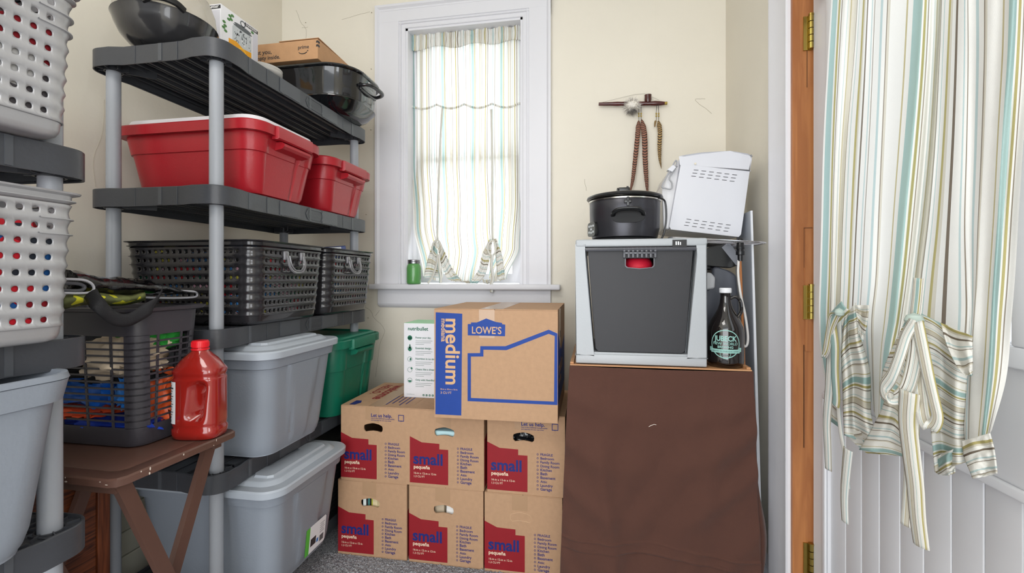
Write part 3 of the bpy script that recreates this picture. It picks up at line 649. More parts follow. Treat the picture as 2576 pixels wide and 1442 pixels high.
lb = thing('laundry_basket', 'dark grey slotted laundry basket of clothes on the brown tray table', 'basket', (-1.305, 1.04, TZ))
m_lb = M('dark_warm_grey_plastic', '#3b393f', .36, bump=.0001, bs=200)
HB = .355; bx0, by0, bx1, by1, rc = .186, .078, .205, .098, .036
def lring(z, d=0, nc=6, ns=1): k = z / HB; return [(x, y, z) for x, y in rr(bx0 + (bx1 - bx0) * k + d, by0 + (by1 - by0) * k + d, rc, nc, ns)]
q = G(); q.add(loft([lring(0, -.012), lring(.004, -.003), lring(.012, 0), lring(.052, 0), lring(.052, -.003), lring(.006, -.006)]))
q.add(loft([lring(HB - .072, 0), lring(HB - .014, 0), lring(HB - .010, .012), lring(HB - .002, .015), lring(HB, .010), lring(HB - .004, -.002), lring(HB - .072, -.003), lring(HB - .072, 0)], False, False))
NR = 14; za, zb = .052, HB - .072
for i in range(1, NR):
    z = za + (zb - za) * i / NR; q.add(loft([lring(z - .0023, 0), lring(z + .0023, 0), lring(z + .0023, -.003), lring(z - .0023, -.003), lring(z - .0023, 0)], False, False))
base = rr(1, 1, .2, 6, 1)
for ci in range(4):     # solid corner strips, then thin upright ribs
    def strip(idx, d0=0, d1=-.003):
        q.add(loft([[lring(z, d)[i] for i in idx] for z, d in ((za - .002, d0), (zb + .002, d0), (zb + .002, d1), (za - .002, d1), (za - .002, d0))], False, False, closed=False))
    strip(list(range(ci * 7, ci * 7 + 7)))
for z0_, side, ts in ((0, 'x', (-.36, .36)), (0, 'y', (-.62, -.2, .22, .62))):
    for s in (-1, 1):
        for t_ in ts:
            pts = []
            for z in (za, zb):
                k = z / HB; X = bx0 + (bx1 - bx0) * k; Y = by0 + (by1 - by0) * k
                if side == 'x': pts.append([(s * X, t_ * Y - .003, z), (s * X, t_ * Y + .003, z), (s * (X - .003), t_ * Y + .003, z), (s * (X - .003), t_ * Y - .003, z)])
                else: pts.append([(t_ * X - .003, s * Y, z), (t_ * X + .003, s * Y, z), (t_ * X + .003, s * (Y - .003), z), (t_ * X - .003, s * (Y - .003), z)])
            q.add(loft(pts))
q.obj('slotted_body', m_lb, lb, ang=40)
def crumple(name, label, cat, c, s, mat, seed, amp=.25, fr=3.0, rz=0, group=None, flat=2.6, ax=(1, 1, 1)):
    n, m = 40, 20; v = []; rings = []
    for j in range(m + 1):
        ph = -pi / 2 + pi * j / m; r_ = []
        for i in range(n):
            th = 2 * pi * i / n; cx, cy, cz = cos(ph) * cos(th), cos(ph) * sin(th), sin(ph)
            p = V([math.copysign(abs(a) ** (2 / flat), a) for a in (cx, cy, cz)]); d = V((cx * ax[0], cy * ax[1], cz * ax[2])) * fr + V((seed * 3.1, seed * 1.7, 0))
            k = 1 + amp * (abs(noise.noise(d)) * 1.6 - .4) + amp * .5 * (abs(noise.noise(d * 2.7)) - .2)
            r_.append((p.x * s[0] * k, p.y * s[1] * k, p.z * s[2] * k))
        rings.append(r_)
    q = G(); q.add(loft(rings)); o = q.obj(name, mat, None, c, (0, 0, rz), ang=60); return tag(o, label, cat, group)
cb = lambda n_, c: M(n_, c, .85, bump=.001, bs=60)
crumple('green_towel', 'bright green towel near the top of the laundry basket', 'towel', (-1.20, 1.07, TZ + .268), (.075, .055, .035), cb('green_terry', '#2c9a3a'), 1)
crumple('cream_cloth', 'cream crumpled cloth behind the upper slots of the laundry basket', 'cloth', (-1.235, 1.025, TZ + .218), (.108, .065, .052), cb('cream_cloth', '#d8c6ae'), 2, .35)
crumple('grey_shirt', 'grey and yellow shirt in the upper left of the laundry basket', 'clothing', (-1.40, 1.03, TZ + .25), (.07, .06, .045), patch_mat('grey_yellow_print', ['#3b3d42', '#4a4c52', '#b8bf33', '#3b3d42', '#6b6d72'], 22), 3)
crumple('black_cloth', 'black cloth wedged in the middle of the laundry basket', 'cloth', (-1.29, 1.035, TZ + .17), (.16, .062, .022), cb('black_cloth', '#141418'), 4)
crumple('blue_bag', 'bright blue shiny bag low in the laundry basket', 'bag', (-1.33, 1.03, TZ + .128), (.128, .065, .046), M('blue_nylon', '#1c63c4', .35), 5, .4)
crumple('blue_cloth', 'blue cloth folded against the corner slots of the laundry basket', 'cloth', (-1.175, .998, TZ + .135), (.030, .03, .045), M('blue_nylon_b', '#2f7fd6', .35), 6, .4)
crumple('orange_jacket', 'orange jacket pressed against the lower slots of the laundry basket', 'clothing', (-1.168, 1.062, TZ + .115), (.045, .042, .07), M('orange_nylon', '#e2602f', .4), 7, .45)
crumple('orange_cloth', 'orange folded cloth low on the left side of the laundry basket', 'cloth', (-1.36, 1.01, TZ + .083), (.13, .06, .018), M('orange_cotton', '#cf4a20', .6), 8, .3)
crumple('blue_sheet', 'royal blue folded sheet at the bottom of the laundry basket', 'cloth', (-1.28, 1.035, TZ + .042), (.16, .068, .026), M('royal_blue_cotton', '#1a3fae', .6), 9, .3)
# things lying over the rim
m_vinyl = M('black_vinyl', '#0b0b0d', .12, bump=.008, bs=26, coat=.6, detail=3); m_pipe = M('white_piping', '#b9b9c0', .4)
bg = thing('vinyl_bag', 'glossy black vinyl bag with white piping lying over the laundry basket', 'bag', (0, 0, 0))
X0 = -1.22
def bag(u, v_):
    px = 150 + u * 345; top = 672 + 62 * (u ** .8) + 6 * sin(u * 9); bot = 742 + 6 * sin(u * 5) + 4 * u
    return px, top, bot
rows = []
for i in range(30):
    u = i / 29; px, top, bot = bag(u, 0); a = at(px, top, x=X0 - .03); b = at(px, bot, x=X0 + .07 - .0 * u); c_ = (a + b) / 2; hz = (a.z - b.z) / 2; r_ = []
    for k in range(20):
        t = 2 * pi * k / 20; w_ = .075 * (1 - .3 * abs(2 * u - 1)); n_ = .006 * noise.noise(V((u * 12, cos(t) * 2, sin(t) * 2)))
        r_.append((c_.x + (w_ + n_) * cos(t), c_.y - .0, c_.z + (hz + n_ * 1.5) * sin(t)))
    rows.append(r_)
g(loft(rows)).obj('bag_body', m_vinyl, bg, ang=70)
pp = G(); pp.add(tube(smooth([at(a, b, x=X0 + .06) for a, b in [(150, 742), (300, 746), (420, 750), (485, 748), (496, 741), (488, 734), (455, 732)]], 6), .0028, 8))
pp.add(tube(smooth([at(a, b, x=X0 + .085) for a, b in [(150, 702), (205, 704), (228, 712), (236, 725), (228, 735), (200, 738), (150, 737)]], 6), .0028, 8)); pp.obj('piping', m_pipe, bg)
g(tube(smooth([at(a, b, x=X0 + .078) for a, b in [(150, 712), (195, 714), (212, 722), (200, 731), (150, 731)]], 6), .004, 8)).obj('pocket_trim', M('grey_vinyl', '#55565c', .3), bg)
oc = G()
def olv(u, v_):
    px = 160 + u * 205; t_ = 742 - 6 * sin(u * 6) - (12 * u * u); p = at(px, t_ + v_ * (34 - 12 * u), x=-1.165 + .035 * sin(v_ * pi) ); return p + V((0, 0, .003 * noise.noise(V((u * 9, v_ * 4, 2))))), (u, v_)
oc.add(grid(24, 8, olv)); tag(oc.obj('olive_bag', patch_mat('olive_floral', ['#63683a', '#5d6238', '#6a7040', '#5b6036', '#66693c', '#d3cf2b', '#60653a', '#585d36'], 60), ang=180, solid=.004), 'olive bag with yellow flower print folded over the laundry basket rim', 'bag')
sp_ = [(228, 738), (248, 768), (285, 800), (318, 806), (350, 792), (385, 765), (402, 738)]
pts = [at(a, b, x=-1.085 if 0 < i < 6 else -1.12) for i, (a, b) in enumerate(sp_)]
tag(g(ribbon(pts, .030, (0, .5, .85), n=6)).obj('black_strap', M('black_webbing', '#1d1d21', .7, bump=.0006, bs=300), ang=180, solid=.0016), 'black webbing strap looping over the laundry basket corner', 'strap')
# ---- the red jug
jg = thing('juice_jug', 'red plastic jug with red cap on the brown tray table', 'jug', (-1.05, 1.078, TZ), YAW)
prof = [(0, .050, .036), (.004, .059, .043), (.016, .0625, .046), (.028, .0625, .046), (.033, .059, .043), (.040, .0615, .045), (.10, .061, .0445), (.160, .061, .0445), (.166, .058, .042), (.172, .061, .0445), (.182, .062, .0455), (.195, .056, .042), (.21, .044, .036), (.222, .030, .028), (.230, .021, .021), (.237, .018, .018), (.243, .018, .018)]
def jr(z, a, b, d=0):
    out = []
    for i in range(88):
        t = 2 * pi * i / 88; p_ = 3.2 if z < .19 else 2.2; c, s = cos(t), sin(t); x = (a + d) * math.copysign(abs(c) ** (2 / p_), c); y = (b + d) * math.copysign(abs(s) ** (2 / p_), s)
        if .045 < z < .158 and d == 0:
            e = min(1, (z - .045) / .02, (.158 - z) / .02); w_ = math.exp(-((x - (.018 + (z - .1) * .12)) / .0135) ** 2); y *= 1 - .78 * w_ * e
            w2 = max(0, -cos(x * 330)) if x < 0 else 0; y *= 1 - .03 * w2 * e
        out.append((x, y, z))
    return out
pz = [p[0] for p in prof]
def jp(z):
    for a, b in zip(prof, prof[1:]):
        if a[0] <= z <= b[0]: k = (z - a[0]) / (b[0] - a[0]); return a[1] + (b[1] - a[1]) * k, a[2] + (b[2] - a[2]) * k
zl = sorted(set(pz + [.045 + i * .0055 for i in range(22)]))
g(loft([jr(z, *jp(z)) for z in zl])).obj('jug_body', M('red_drink_plastic', '#8c1d17', .14, coat=.7, var=.04, vsc=20), jg, ang=60)
cp = G(); cp.add(lathe([(.019, .240), (.0205, .242), (.0205, .256), (.019, .259), (.016, .2595)], 36)); 
for i in range(30): cp.add(box(.0200, .0212, -.0008, .0008, .243, .255), T=Matrix.Rotation(2 * pi * i / 30, 4, 'Z'))
cp.add(lathe([(.0185, .234), (.0215, .2345), (.0215, .238), (.0185, .239)], 30)); cp.obj('cap', M('bright_red_cap', '#d81a26', .35), jg)
lbg = G()
def lab(i0, i1, z0, z1, d, mi):
    rows_ = [[jr(z, *jp(z), d)[i] for i in range(i0, i1)] for z in [z0 + (z1 - z0) * k / 8 for k in range(9)]]; lbg.add(loft(rows_, False, False, closed=False), mi)
lab(49, 61, .045, .155, .0012, 0)
for k in range(13): lab(51, 57 + (k % 3), .062 + k * .0068, .0635 + k * .0068 + (.002 if k == 11 else 0), .0018, 1)
lab(52, 56, .049, .056, .0018, 1)
lbg.obj('nutrition_label', [M('white_sticker', '#e9eaee'), M('black_ink', '#2c2c30')], jg, ang=80)
# ---- oak cabinet and slatted panel behind the tray table
m_oak = wood_mat('red_oak', '#3b1a0c', '#7a4022', 7, (1, 1, 10), 1.2, .5); m_oakv = wood_mat('red_oak_stile', '#54260f', '#743b1d', 9, (10, 10, .6), 1, .5)
ok = thing('oak_cabinet', 'small dark oak cabinet low behind the tray table legs', 'cabinet', (-1.57, .975, 0))
g(box(-.13, .13, -.165, .165, 0, .64)).obj('carcass', m_oakv, ok)
g(box(.13, .145, -.16, .13, .02, .62, .003)).obj('door_panel', m_oak, ok); g(box(.13, .15, .131, .165, 0, .64, .002)).obj('stile', m_oakv, ok)
sp2 = G()
for i in range(7): sp2.add(box(-.006, .006, -.45, .40, .01 + i * .09, .096 + i * .09, .003))
sp2.add(box(-.01, -.006, -.45, .40, .0, .66)); tag(sp2.obj('slatted_panel', M('white_board_paint', '#cfcdbd', .55, bump=.001, bs=8), None, (-1.715, 1.62, 0)), 'off-white horizontal-board panel against the left wall behind the tall rack', 'panel')
# ================================================================ on top of the tall rack
TT = ZS[4] + TH
pc = thing('popcorn_popper', 'black bowl-shaped popcorn popper with pale see-through dome, on the top shelf', 'popcorn maker', (-1.36, 1.268, TT))
m_pb = M('scuffed_black_plastic', '#2c2c2e', .22, coat=.5, var=.25, vsc=9)
g(lathe([(.055, .008), (.070, .011), (.098, .026), (.120, .052), (.133, .080), (.139, .100), (.142, .105), (.137, .107), (.132, .10), (.118, .07)], 56)).obj('bowl', m_pb, pc, ang=50)
g(lathe([(.05, 0), (.056, .002), (.056, .012), (.05, .014)], 40)).obj('foot_ring', M('black_plastic_foot', '#151517', .3), pc)
hh = G(); 
for s in (1, -1):
    hh = G(); hh.add(tube(smooth([(s * .05 + 0, -.127, .107), (s * .03, -.142, .116), (0, -.147, .120), (-s * .03, -.142, .116), (-s * .05, -.127, .107)], 5), .007, 8, flat=1.6), T=Matrix.Rotation(R(44 if s > 0 else 224), 4, 'Z'))
    hh.obj('handle', M('black_plastic_foot', '#151517'), pc)
g(lathe([(.135, .106), (.137, .12), (.133, .155), (.119, .195), (.092, .23), (.055, .25), (.02, .256)], 56, False, True)).obj('dome', M('hazy_clear_plastic', '#d9d4c9', .25, trans=.55, ior=1.2, alpha=.72), pc, ang=60)
sb = thing('beverage_dispenser_box', 'white printed carton picturing a glass drink dispenser, on the top shelf', 'carton', (-1.38, 1.5355, TT))
g(box(-.06, .06, -.0925, .0925, 0, .275, .0008)).obj('carton_body', M('white_card', '#e6e6ea', .4), sb)
pg = G(); KS = Matrix.Scale(1.19, 4)
for T_, wd in ((frame_on((.0602, -.0925, .134), (0, 1, 0), (0, 0, 1)) @ KS, .155), (frame_on((-.06, -.0927, .134), (1, 0, 0), (0, 0, 1)) @ KS, .10)):
    if wd > .12:
        pg.add(prism([[(wd * .62, .104), (wd, .104), (wd, .114), (wd * .62, .114)]], .0003), 0, T_); pg.add(text('Stylesetter', wd * .32, None, .01, .0006), 5, T_ @ Matrix.Translation((wd * .65, .1065, 0)))
        pg.add(prism([[(.03, 0), (.125, 0), (.125, .028), (.09, .024), (.06, .034), (.03, .03)]], .0003), 1, T_)
        pg.add(prism([ell(.085, .012, .016, .012, 16), ell(.085, .012, .012, .008, 16)], .0005), 6, T_)
        pg.add(prism([[(.045, .028), (.125, .022), (.125, .075), (.118, .086), (.055, .086), (.045, .075)]], .0002), 2, T_)
        pg.add(prism([ell(.088, .09, .036, .005, 20)], .0006), 3, T_); pg.add(prism([ell(.088, .084, .040, .004, 20)], .0005), 3, T_); pg.add(prism([ell(.088, .103, .011, .010, 18), ell(.088, .103, .008, .007, 18)], .0006), 3, T_)
        random.seed(11)
        for i in range(70): a, b = random.uniform(.05, .12), random.uniform(.03, .075); pg.add(prism([[(a, b), (a + random.uniform(.001, .006), b + random.uniform(-.002, .002)), (a + .003, b + random.uniform(.002, .009))]], .0007), random.choice((3, 3, 5, 2)), T_)
        for a, b in ((.035, .10), (.04, .092), (.03, .087), (.012, .07), (.016, .06), (.010, .052), (.018, .045), (.13, .098), (.045, .106)): pg.add(prism([ell(a, b, .0065, .0042, 10)], .0006), 4, T_ )
        pg.add(prism([[(.132, 0), (wd, 0), (wd, .10), (.132, .10)]], .0002), 7, T_)
    else:
        pg.add(prism([[(.028, .104), (.10, .104), (.10, .115), (.028, .115)]], .0003), 0, T_); pg.add(text('Stylesetter', .06, None, .01, .0006), 5, T_ @ Matrix.Translation((.034, .1065, 0)))
        pg.add(prism([[(.01, 0), (.055, 0), (.055, .09), (.01, .09)]], .0002), 2, T_); pg.add(prism([ell(.04, .075, .022, .004, 16)], .0006), 3, T_); pg.add(prism([ell(.045, .095, .006, .008, 10)], .0006), 4, T_)
        for i in range(30): a, b = random.uniform(.012, .05), random.uniform(.02, .085); pg.add(prism([[(a, b), (a + .005, b + .001), (a + .003, b + random.uniform(.002, .008))]], .0007), random.choice((3, 5)), T_)
        pg.add(prism([[(.06, 0), (.098, 0), (.098, .10), (.06, .10)]], .0002), 7, T_)
pg.obj('printed_picture', [M('black_ink', '#2c2c30'), M('amber_ink', '#e9a21c', .4), M('pale_glass_ink', '#c3c9cc', .4), M('dark_glass_ink', '#5b6165', .4), M('leaf_green_ink', '#4f7f45', .4), M('white_ink', '#f2f2f2', .4), M('orange_ink', '#f5c13a', .4), M('pale_grey_ink', '#cfcfd8', .4)], sb)
ps = thing('plate_stack', None, None)
bpy.data.objects.remove(ps)
for k in range(3):
    o = g(lathe([(.03, 0), (.04, .002), (.062, .009), (.068, .011), (.066, .012), (.04, .005)], 48)).obj('white_plate', M('white_glaze', '#e7e5e0', .15, coat=.5), None, (-1.165, 1.455, TT + .0005 + k * .009))
    tag(o, ['lowest', 'middle', 'top'][k] + ' white plate of the small stack behind the top shelf edge', 'plate', 'white plates on the top shelf')
# roaster oven
ro = thing('roaster_oven', 'glossy black enamel roaster oven at the far end of the top shelf', 'roaster', (-1.245, 1.925, TT))
m_en = M('black_enamel', '#101215', .1, coat=.6)
def rl(z, d, r=.135): return (z, .235 + d, .165 + d, r)
g(rloft([rl(0, -.05), rl(.004, -.04), rl(.022, -.015), rl(.05, .002), rl(.056, .008), rl(.06, .008), rl(.064, .004), rl(.10, .008), rl(.155, .010), rl(.172, .014)], 14, 1)).obj('roaster_body', m_en, ro, ang=40)
g(rloft([rl(.172, .012), rl(.172, .020), rl(.177, .024), rl(.184, .022), rl(.190, .012), rl(.198, -.02), rl(.200, -.06)], 14, 1)).obj('lid', m_en, ro, ang=40)
for s in (1, -1):
    hq = G(); hq.add(tube(smooth([(s * .238, -.075, .125), (s * .275, -.065, .128), (s * .292, -.03, .128), (s * .294, .03, .128), (s * .275, .065, .128), (s * .238, .075, .125)], 5), .010, 10, flat=.7))
    hq.add(box(min(s * .238, s * .25), max(s * .238, s * .25), -.07, .07, .108, .142, .005)); ho = hq.obj('handle', M('black_bakelite', '#17171a', .18, coat=.4), ro)
    g(cyl(.005, 0, .01, 10)).obj('screw', M('chrome', '#d5d5d8', .12, metal=1), ho, (s * .27, -.045, .136))
bdg = G(); Tm = frame_on((-.06, -.1745, .095), (1, 0, 0), (0, 0, 1)); bdg.add(prism([ell(0, 0, .0115, .0115, 24), ell(0, 0, .0095, .0095, 24)], .001), T=Tm); bdg.add(text('GE', .012, None, .01, .0012), T=Tm @ Matrix.Translation((-.006, -.0035, 0))); bdg.obj('round_badge', M('silver_print', '#c9ccd2', .3), ro)
g(cyl(.006, -.004, .002, 12)).obj('foot', M('chrome', '#d5d5d8'), ro, (.17, -.06, .012))
# shipping box on the roaster
m_card = M('corrugated_card', '#b98f68', .75, bump=.0003, bs=160, var=.05, vsc=40)
pb = thing('shipping_box', 'flat brown shipping box lying on the black roaster lid', 'box', (-1.295, 1.905, TT + .2005))
q = G(); q.add(box(-.165, .165, -.165, .165, 0, .082)); q.obj('box_body', m_card, pb, bev=.0015)
g(box(-.02, .165, -.16, .10, 0, .0025)).obj('flap', m_card, pb, (0, 0, .0822), (R(-2), 0, 0))
Tm = frame_on((-.165, -.1653, 0), (1, 0, 0), (0, 0, 1)); q = G()
q.add(text('prime', .050, None, .012), T=Tm @ Matrix.Translation((.240, .046, 0))); q.add(text('but you,', .085, None, .014), T=Tm @ Matrix.Translation((.03, .038, 0))); q.add(text('empty inside.', .125, None, .014), T=Tm @ Matrix.Translation((.03, .014, 0)))
arc = [(.262 + .021 * sin(a), .038 - .013 * cos(a) ) for a in [R(-62 + i * 10.3) for i in range(13)]]; q.add(tube([(x, y, .0004) for x, y in arc], .0016, 5), T=Tm); q.add(prism([[(.280, .036), (.286, .033), (.286, .040)]], .0004), T=Tm)
for zz in (.050, .066):
    q.add(prism([[(.322, zz), (.330, zz), (.330, zz + .009), (.324, zz + .009)]], .0004), T=Tm); q.add(prism([[(0, zz), (.012, zz), (.014, zz + .009), (0, zz + .009)]], .0004), T=frame_on((.1653, -.165, 0), (0, 1, 0), (0, 0, 1)))
q.obj('printed_text', M('black_ink', '#2c2c30'), pb)
q = G(); Tm = frame_on((.1655, .02, .012), (0, 1, 0), (0, 0, 1)); q.add(prism([[(0, 0), (.075, 0), (.085, .03), (.055, .052), (.0, .052)]], .001), 0, Tm); q.add(prism([ell(.04, .022, .012, .010, 18), ell(.04, .022, .006, .005, 18)], .0014), 1, Tm); q.obj('blue_label', [M('pale_blue_card', '#5f8fd0', .4), M('white_ink', '#f2f2f2')], pb)
# ================================================================ moving boxes
m_kraft = M('kraft_card', '#b08d6e', .8, bump=.0003, bs=140, var=.045, vsc=60)
m_ki = M('kraft_card_inside', '#8f6d4e', .85); m_tape = M('clear_parcel_tape', '#ab8a6b', .25, coat=.2)
I_RED = M('red_box_ink', '#8a0e1b', .65, var=.03, vsc=40); I_NAVY = M('navy_ink', '#18226c', .6); I_CREAM = M('cream_ink', '#e3cdb4', .6); I_BLUE = M('royal_blue_ink', '#0c3a8c', .6, var=.03, vsc=40); I_KR = M('kraft_knockout', '#c9a27c', .75)
def hole_shape(cx, cy, a, b):
    return [(cx - a, cy + b * .1), (cx - a * .93, cy + b * .6), (cx - a * .6, cy + b * .9), (cx - .1 * a, cy + b * 1.15), (cx + a * .1, cy + b * 1.15), (cx + a * .6, cy + b * .9), (cx + a * .93, cy + b * .5), (cx + a, cy - b * .1), (cx + a * .96, cy - b * .7), (cx + a * .8, cy - b), (cx + a * .4, cy - b * .8), (cx, cy - b * .72), (cx - a * .4, cy - b * .8), (cx - a * .8, cy - b), (cx - a * .97, cy - b * .6)]
def card_box(name, label, w, d, h, loc, rz=0, group=None, hole=None, th=.004, cat='box'):
    t = thing(name, label, cat, loc, rz, group); q = G(); x0 = -w / 2
    loops = [[(0, 0), (w, 0), (w, h - .004), (0, h - .004)]]
    if hole: loops.append(hole[::-1])
    q.add(prism(loops, th), T=Matrix.Translation((x0, th, 0)) @ frame_on((0, 0, 0), (1, 0, 0), (0, 0, 1)))
    q.add(box(x0, x0 + th, th, d, 0, h - .004)); q.add(box(-x0 - th, -x0, th, d, 0, h - .004)); q.add(box(x0 + th, -x0 - th, d - th, d, 0, h - .004)); q.add(box(x0 + th, -x0 - th, th, d - th, 0, th))
    q.obj('box_body', m_kraft, t, bev=.0008)
    for s in (-1, 1):
        f = G(); f.add(box(min(s * .0008, s * w / 2), max(s * .0008, s * w / 2), 0, d, 0, .0035)); f.obj('flap', m_kraft, t, (0, 0, h - .0038), bev=.0008)
    return t
F0 = lambda w: frame_on((-w / 2, -.0002, 0), (1, 0, 0), (0, 0, 1))
def small_box(label, w, h, loc, rz=0, hole=True, help_=False, side=True, top=False, seed=0):
    d = .405; hs = hole_shape(w * .475, h * .715, .041, .0165)
    t = card_box('moving_box', label, w, d, h, loc, rz, 'small red and brown moving boxes', hs if hole else None); T_ = F0(w)
    red = G(); red.add(prism([[(0, .034 * h), (.525 * w, .036 * h), (.525 * w, .49 * h), (.405 * w, .49 * h), (.405 * w, .56 * h), (.164 * w, .565 * h), (0, .635 * h)]], .0003), T=T_)
    red.add(prism([[(d * .02, .034 * h), (d * .98, .034 * h), (d * .98, .8 * h), (d * .6, .95 * h), (0.02 * d, .64 * h)]], .0003), T=frame_on((w / 2 + .0002, 0, 0), (0, 1, 0), (0, 0, 1)))
    red.obj('red_print', I_RED, t)
    q = G(); P_ = lambda s, u, v, wd, b=0: q.add(text(s, wd * w, None, b, .0006), T=T_ @ Matrix.Translation((u * w, v * h, 0)))
    P_('small', .05, .285, .40, .028)
    for i, s in enumerate(['FRAGILE', 'Bedroom', 'Family Room', 'Dining Room', 'Kitchen', 'Bath', 'Basement', 'Attic', 'Laundry', 'Garage']):
        k = {'FRAGILE': .157, 'Bedroom': .172, 'Family Room': .24, 'Dining Room': .238, 'Kitchen': .145, 'Bath': .088, 'Basement': .19, 'Attic': .085, 'Laundry': .157, 'Garage': .146}[s]
        v = .502 - .0478 * i; P_(s, .690, v, k, .016); q.add(prism([ell(.655 * w, (v + .0135) * h, .0037, .0037, 14), ell(.655 * w, (v + .0135) * h, .0024, .0024, 14)], .0006), T=T_)
    if help_:
        P_('Let us help.', .445, .862, .30, .02); P_('Scan to find additional moving supplies', .445, .836, .335, .016); P_('and inspiration for your new home.', .445, .812, .29, .016)
        q.add(prism([[(.835 * w, .822 * h), (.915 * w, .822 * h), (.915 * w, .905 * h), (.835 * w, .905 * h)], [(.843 * w, .830 * h), (.907 * w, .830 * h), (.907 * w, .897 * h), (.843 * w, .897 * h)]], .0006), T=T_)
        q.add(prism([[(.87 * w, .822 * h), (.88 * w, .822 * h), (.875 * w, .814 * h)]], .0006), T=T_)
    q.obj('navy_print', I_NAVY, t)
    q = G(); P_ = lambda s, u, v, wd, b=0: q.add(text(s, wd * w, None, b, .0006), T=T_ @ Matrix.Translation((u * w, v * h, 0)))
    P_('pequeña', .055, .222, .222, .022); P_('16-in x 12-in x 12-in', .058, .150, .304, .006); P_('1.3 CU FT', .058, .108, .148, .006); q.obj('cream_print', I_CREAM, t)
    tp = G(); tp.add(prism([[(w * .36, h * .80 + .004 * seed), (w * .56, h * .80 - .003 * seed), (w * .56, h - .002), (w * .36, h - .002)]], .0002), T=T_); tp.add(box(-.03, .03, 0, d, h, h + .0003)); tp.obj('tape', m_tape, t)
    if top:
        Tt = Matrix.Translation((-w / 2, d, h + .0002)) @ Matrix.Rotation(-pi / 2, 4, 'Z'); q = G()
        q.add(text('welcome', d * .62, None, .02, .0004), T=Tt @ Matrix.Translation((d * .12, w * .27, 0))); q.add(text('HELLO.', d * .42, None, .01, .0004), T=Tt @ Matrix.Translation((d * .12, w * .10, 0))); q.obj('red_lettering', I_RED, t)
        q = G()
        for i in range(5): q.add(prism([[(0, 0), (d * (.34 - .05 * (i % 3)), 0), (d * (.34 - .05 * (i % 3)), .005), (0, .005)]], .0004), T=Tt @ Matrix.Translation((d * .58, w * (.60 + i * .065), 0)))
        q.add(prism([[(d * .82, w * .10), (d * .97, w * .10), (d * .97, w * .18), (d * .895, w * .22), (d * .82, w * .18)]], .0004), T=Tt)
        q.obj('navy_lettering', I_NAVY, t)
    return t
SBH = .3045
small_box('small red and brown moving box, floor row, left end, books in its hand hole', .297, SBH, (-.881, 1.727, 0), R(.4), seed=1)
small_box('small red and brown moving box, floor row, middle, white item in its hand hole', .303, SBH, (-.571, 1.727, 0), 0, seed=2)
small_box('small red and brown moving box, floor row, right end, hand hole never opened', .298, SBH, (-.264, 1.722, 0), 0, hole=False, seed=0)
small_box('small red and brown moving box, upper row, left end, Let us help printed on it', .297, SBH, (-.868, 1.727, SBH), R(.4), help_=True, top=True, seed=2)
small_box('small moving box, upper row, middle, pale blue item in its hand hole', .303, SBH, (-.568, 1.727, SBH), R(-.3), top=False, seed=3)
small_box('small moving box, upper row, right end, shiny black bag in its hand hole', .298, SBH, (-.254, 1.724, SBH), 0, help_=True, seed=1)
# the unopened perforated grip of the right floor box
pf = G(); hs = hole_shape(.298 * .475, SBH * .715, .041, .0165)
pf.add(tube([(x, y, .0003) for x, y in hs], .0006, 4, closed=True), T=F0(.298)); pf.obj('perforation', M('pale_kraft_edge', '#d6b694', .8), [o for o in bpy.data.objects if o.get('label', '').endswith('never opened')][0])
# what shows through the hand holes
bk = [('#dfe7e4', .014), ('#24262a', .009), ('#4f9a97', .006), ('#23251f', .008), ('#b9bd3a', .005), ('#d9c9a0', .022), ('#cdb98d', .013), ('#e8e8e4', .008), ('#9db9c6', .010)]
x = -.928; nm = ['white and teal', 'black', 'teal', 'dark grey', 'yellow green', 'broad cream', 'tan', 'white', 'pale blue']
for (c, th_), s in zip(bk, nm):
    t = tag(g(box(0, th_ - .0006, 0, .16, 0, .235, .001)).obj('packed_book', M('book_' + s.replace(' ', '_'), c, .5), None, (x, 1.742, .0045)), s + ' book spine seen through the hand hole of the left floor box', 'book', 'books packed in the left floor box'); x += th_
tag(g(box(-.015, .035, 0, .2, 0, .228, .008)).obj('white_case', M('white_case', '#eceae6', .4), None, (-.565, 1.745, .005), (0, R(1), 0)), 'white rounded case seen through the hand hole of the middle floor box', 'case')
tag(g(box(-.06, -.02, 0, .2, 0, .232, .004)).obj('beige_case', M('beige_case', '#bfae95', .5), None, (-.565, 1.75, .005)), 'beige case beside the white one inside the middle floor box', 'case')
tag(g(box(-.06, .05, 0, .2, 0, .212, .006)).obj('pale_blue_folder', M('pale_blue_folder', '#b8dbe0', .4), None, (-.575, 1.742, SBH + .005)), 'pale blue folder seen through the hand hole of the middle upper box', 'folder')
crumple('black_bag', 'shiny black plastic bag bulging in the hand hole of the right upper box', 'bag', (-.262, 1.80, SBH + .18), (.07, .063, .06), M('black_bin_bag', '#17181b', .12, coat=.5), 21, .5, 5)
# medium box
w, h, d = .458, .405, .455
mb = card_box('moving_box', 'medium blue and brown moving box on top of the small boxes', w, d, h, (-.354, 1.632, SBH * 2 + .0005), R(.6), hole=None)
T_ = F0(w); q = G()
q.add(prism([[(.010 * w, .03 * h), (.227 * w, .03 * h), (.235 * w, .955 * h), (.013 * w, .965 * h)]], .0003), T=T_)
def zu(x, y): u = (x - 1012) / 1246; by = 1185 + (x - 1012) * .068; ty = 78 + (x - 1012) * .02; return (u * w, (by - y) / (by - ty) * h)
lo = [zu(a, b) for a, b in [(1362, 355), (1362, 240), (1395, 240), (1395, 225), (1455, 225), (1550, 185), (1650, 222), (1710, 232), (1710, 245), (1742, 250), (1740, 368)]]; q.add(prism([lo], .0003), T=T_)
ho = [zu(a, b) for a, b in [(1360, 1025), (1360, 537), (1488, 537), (1490, 467), (1745, 470), (2170, 305), (2254, 345), (2254, 1077)]]
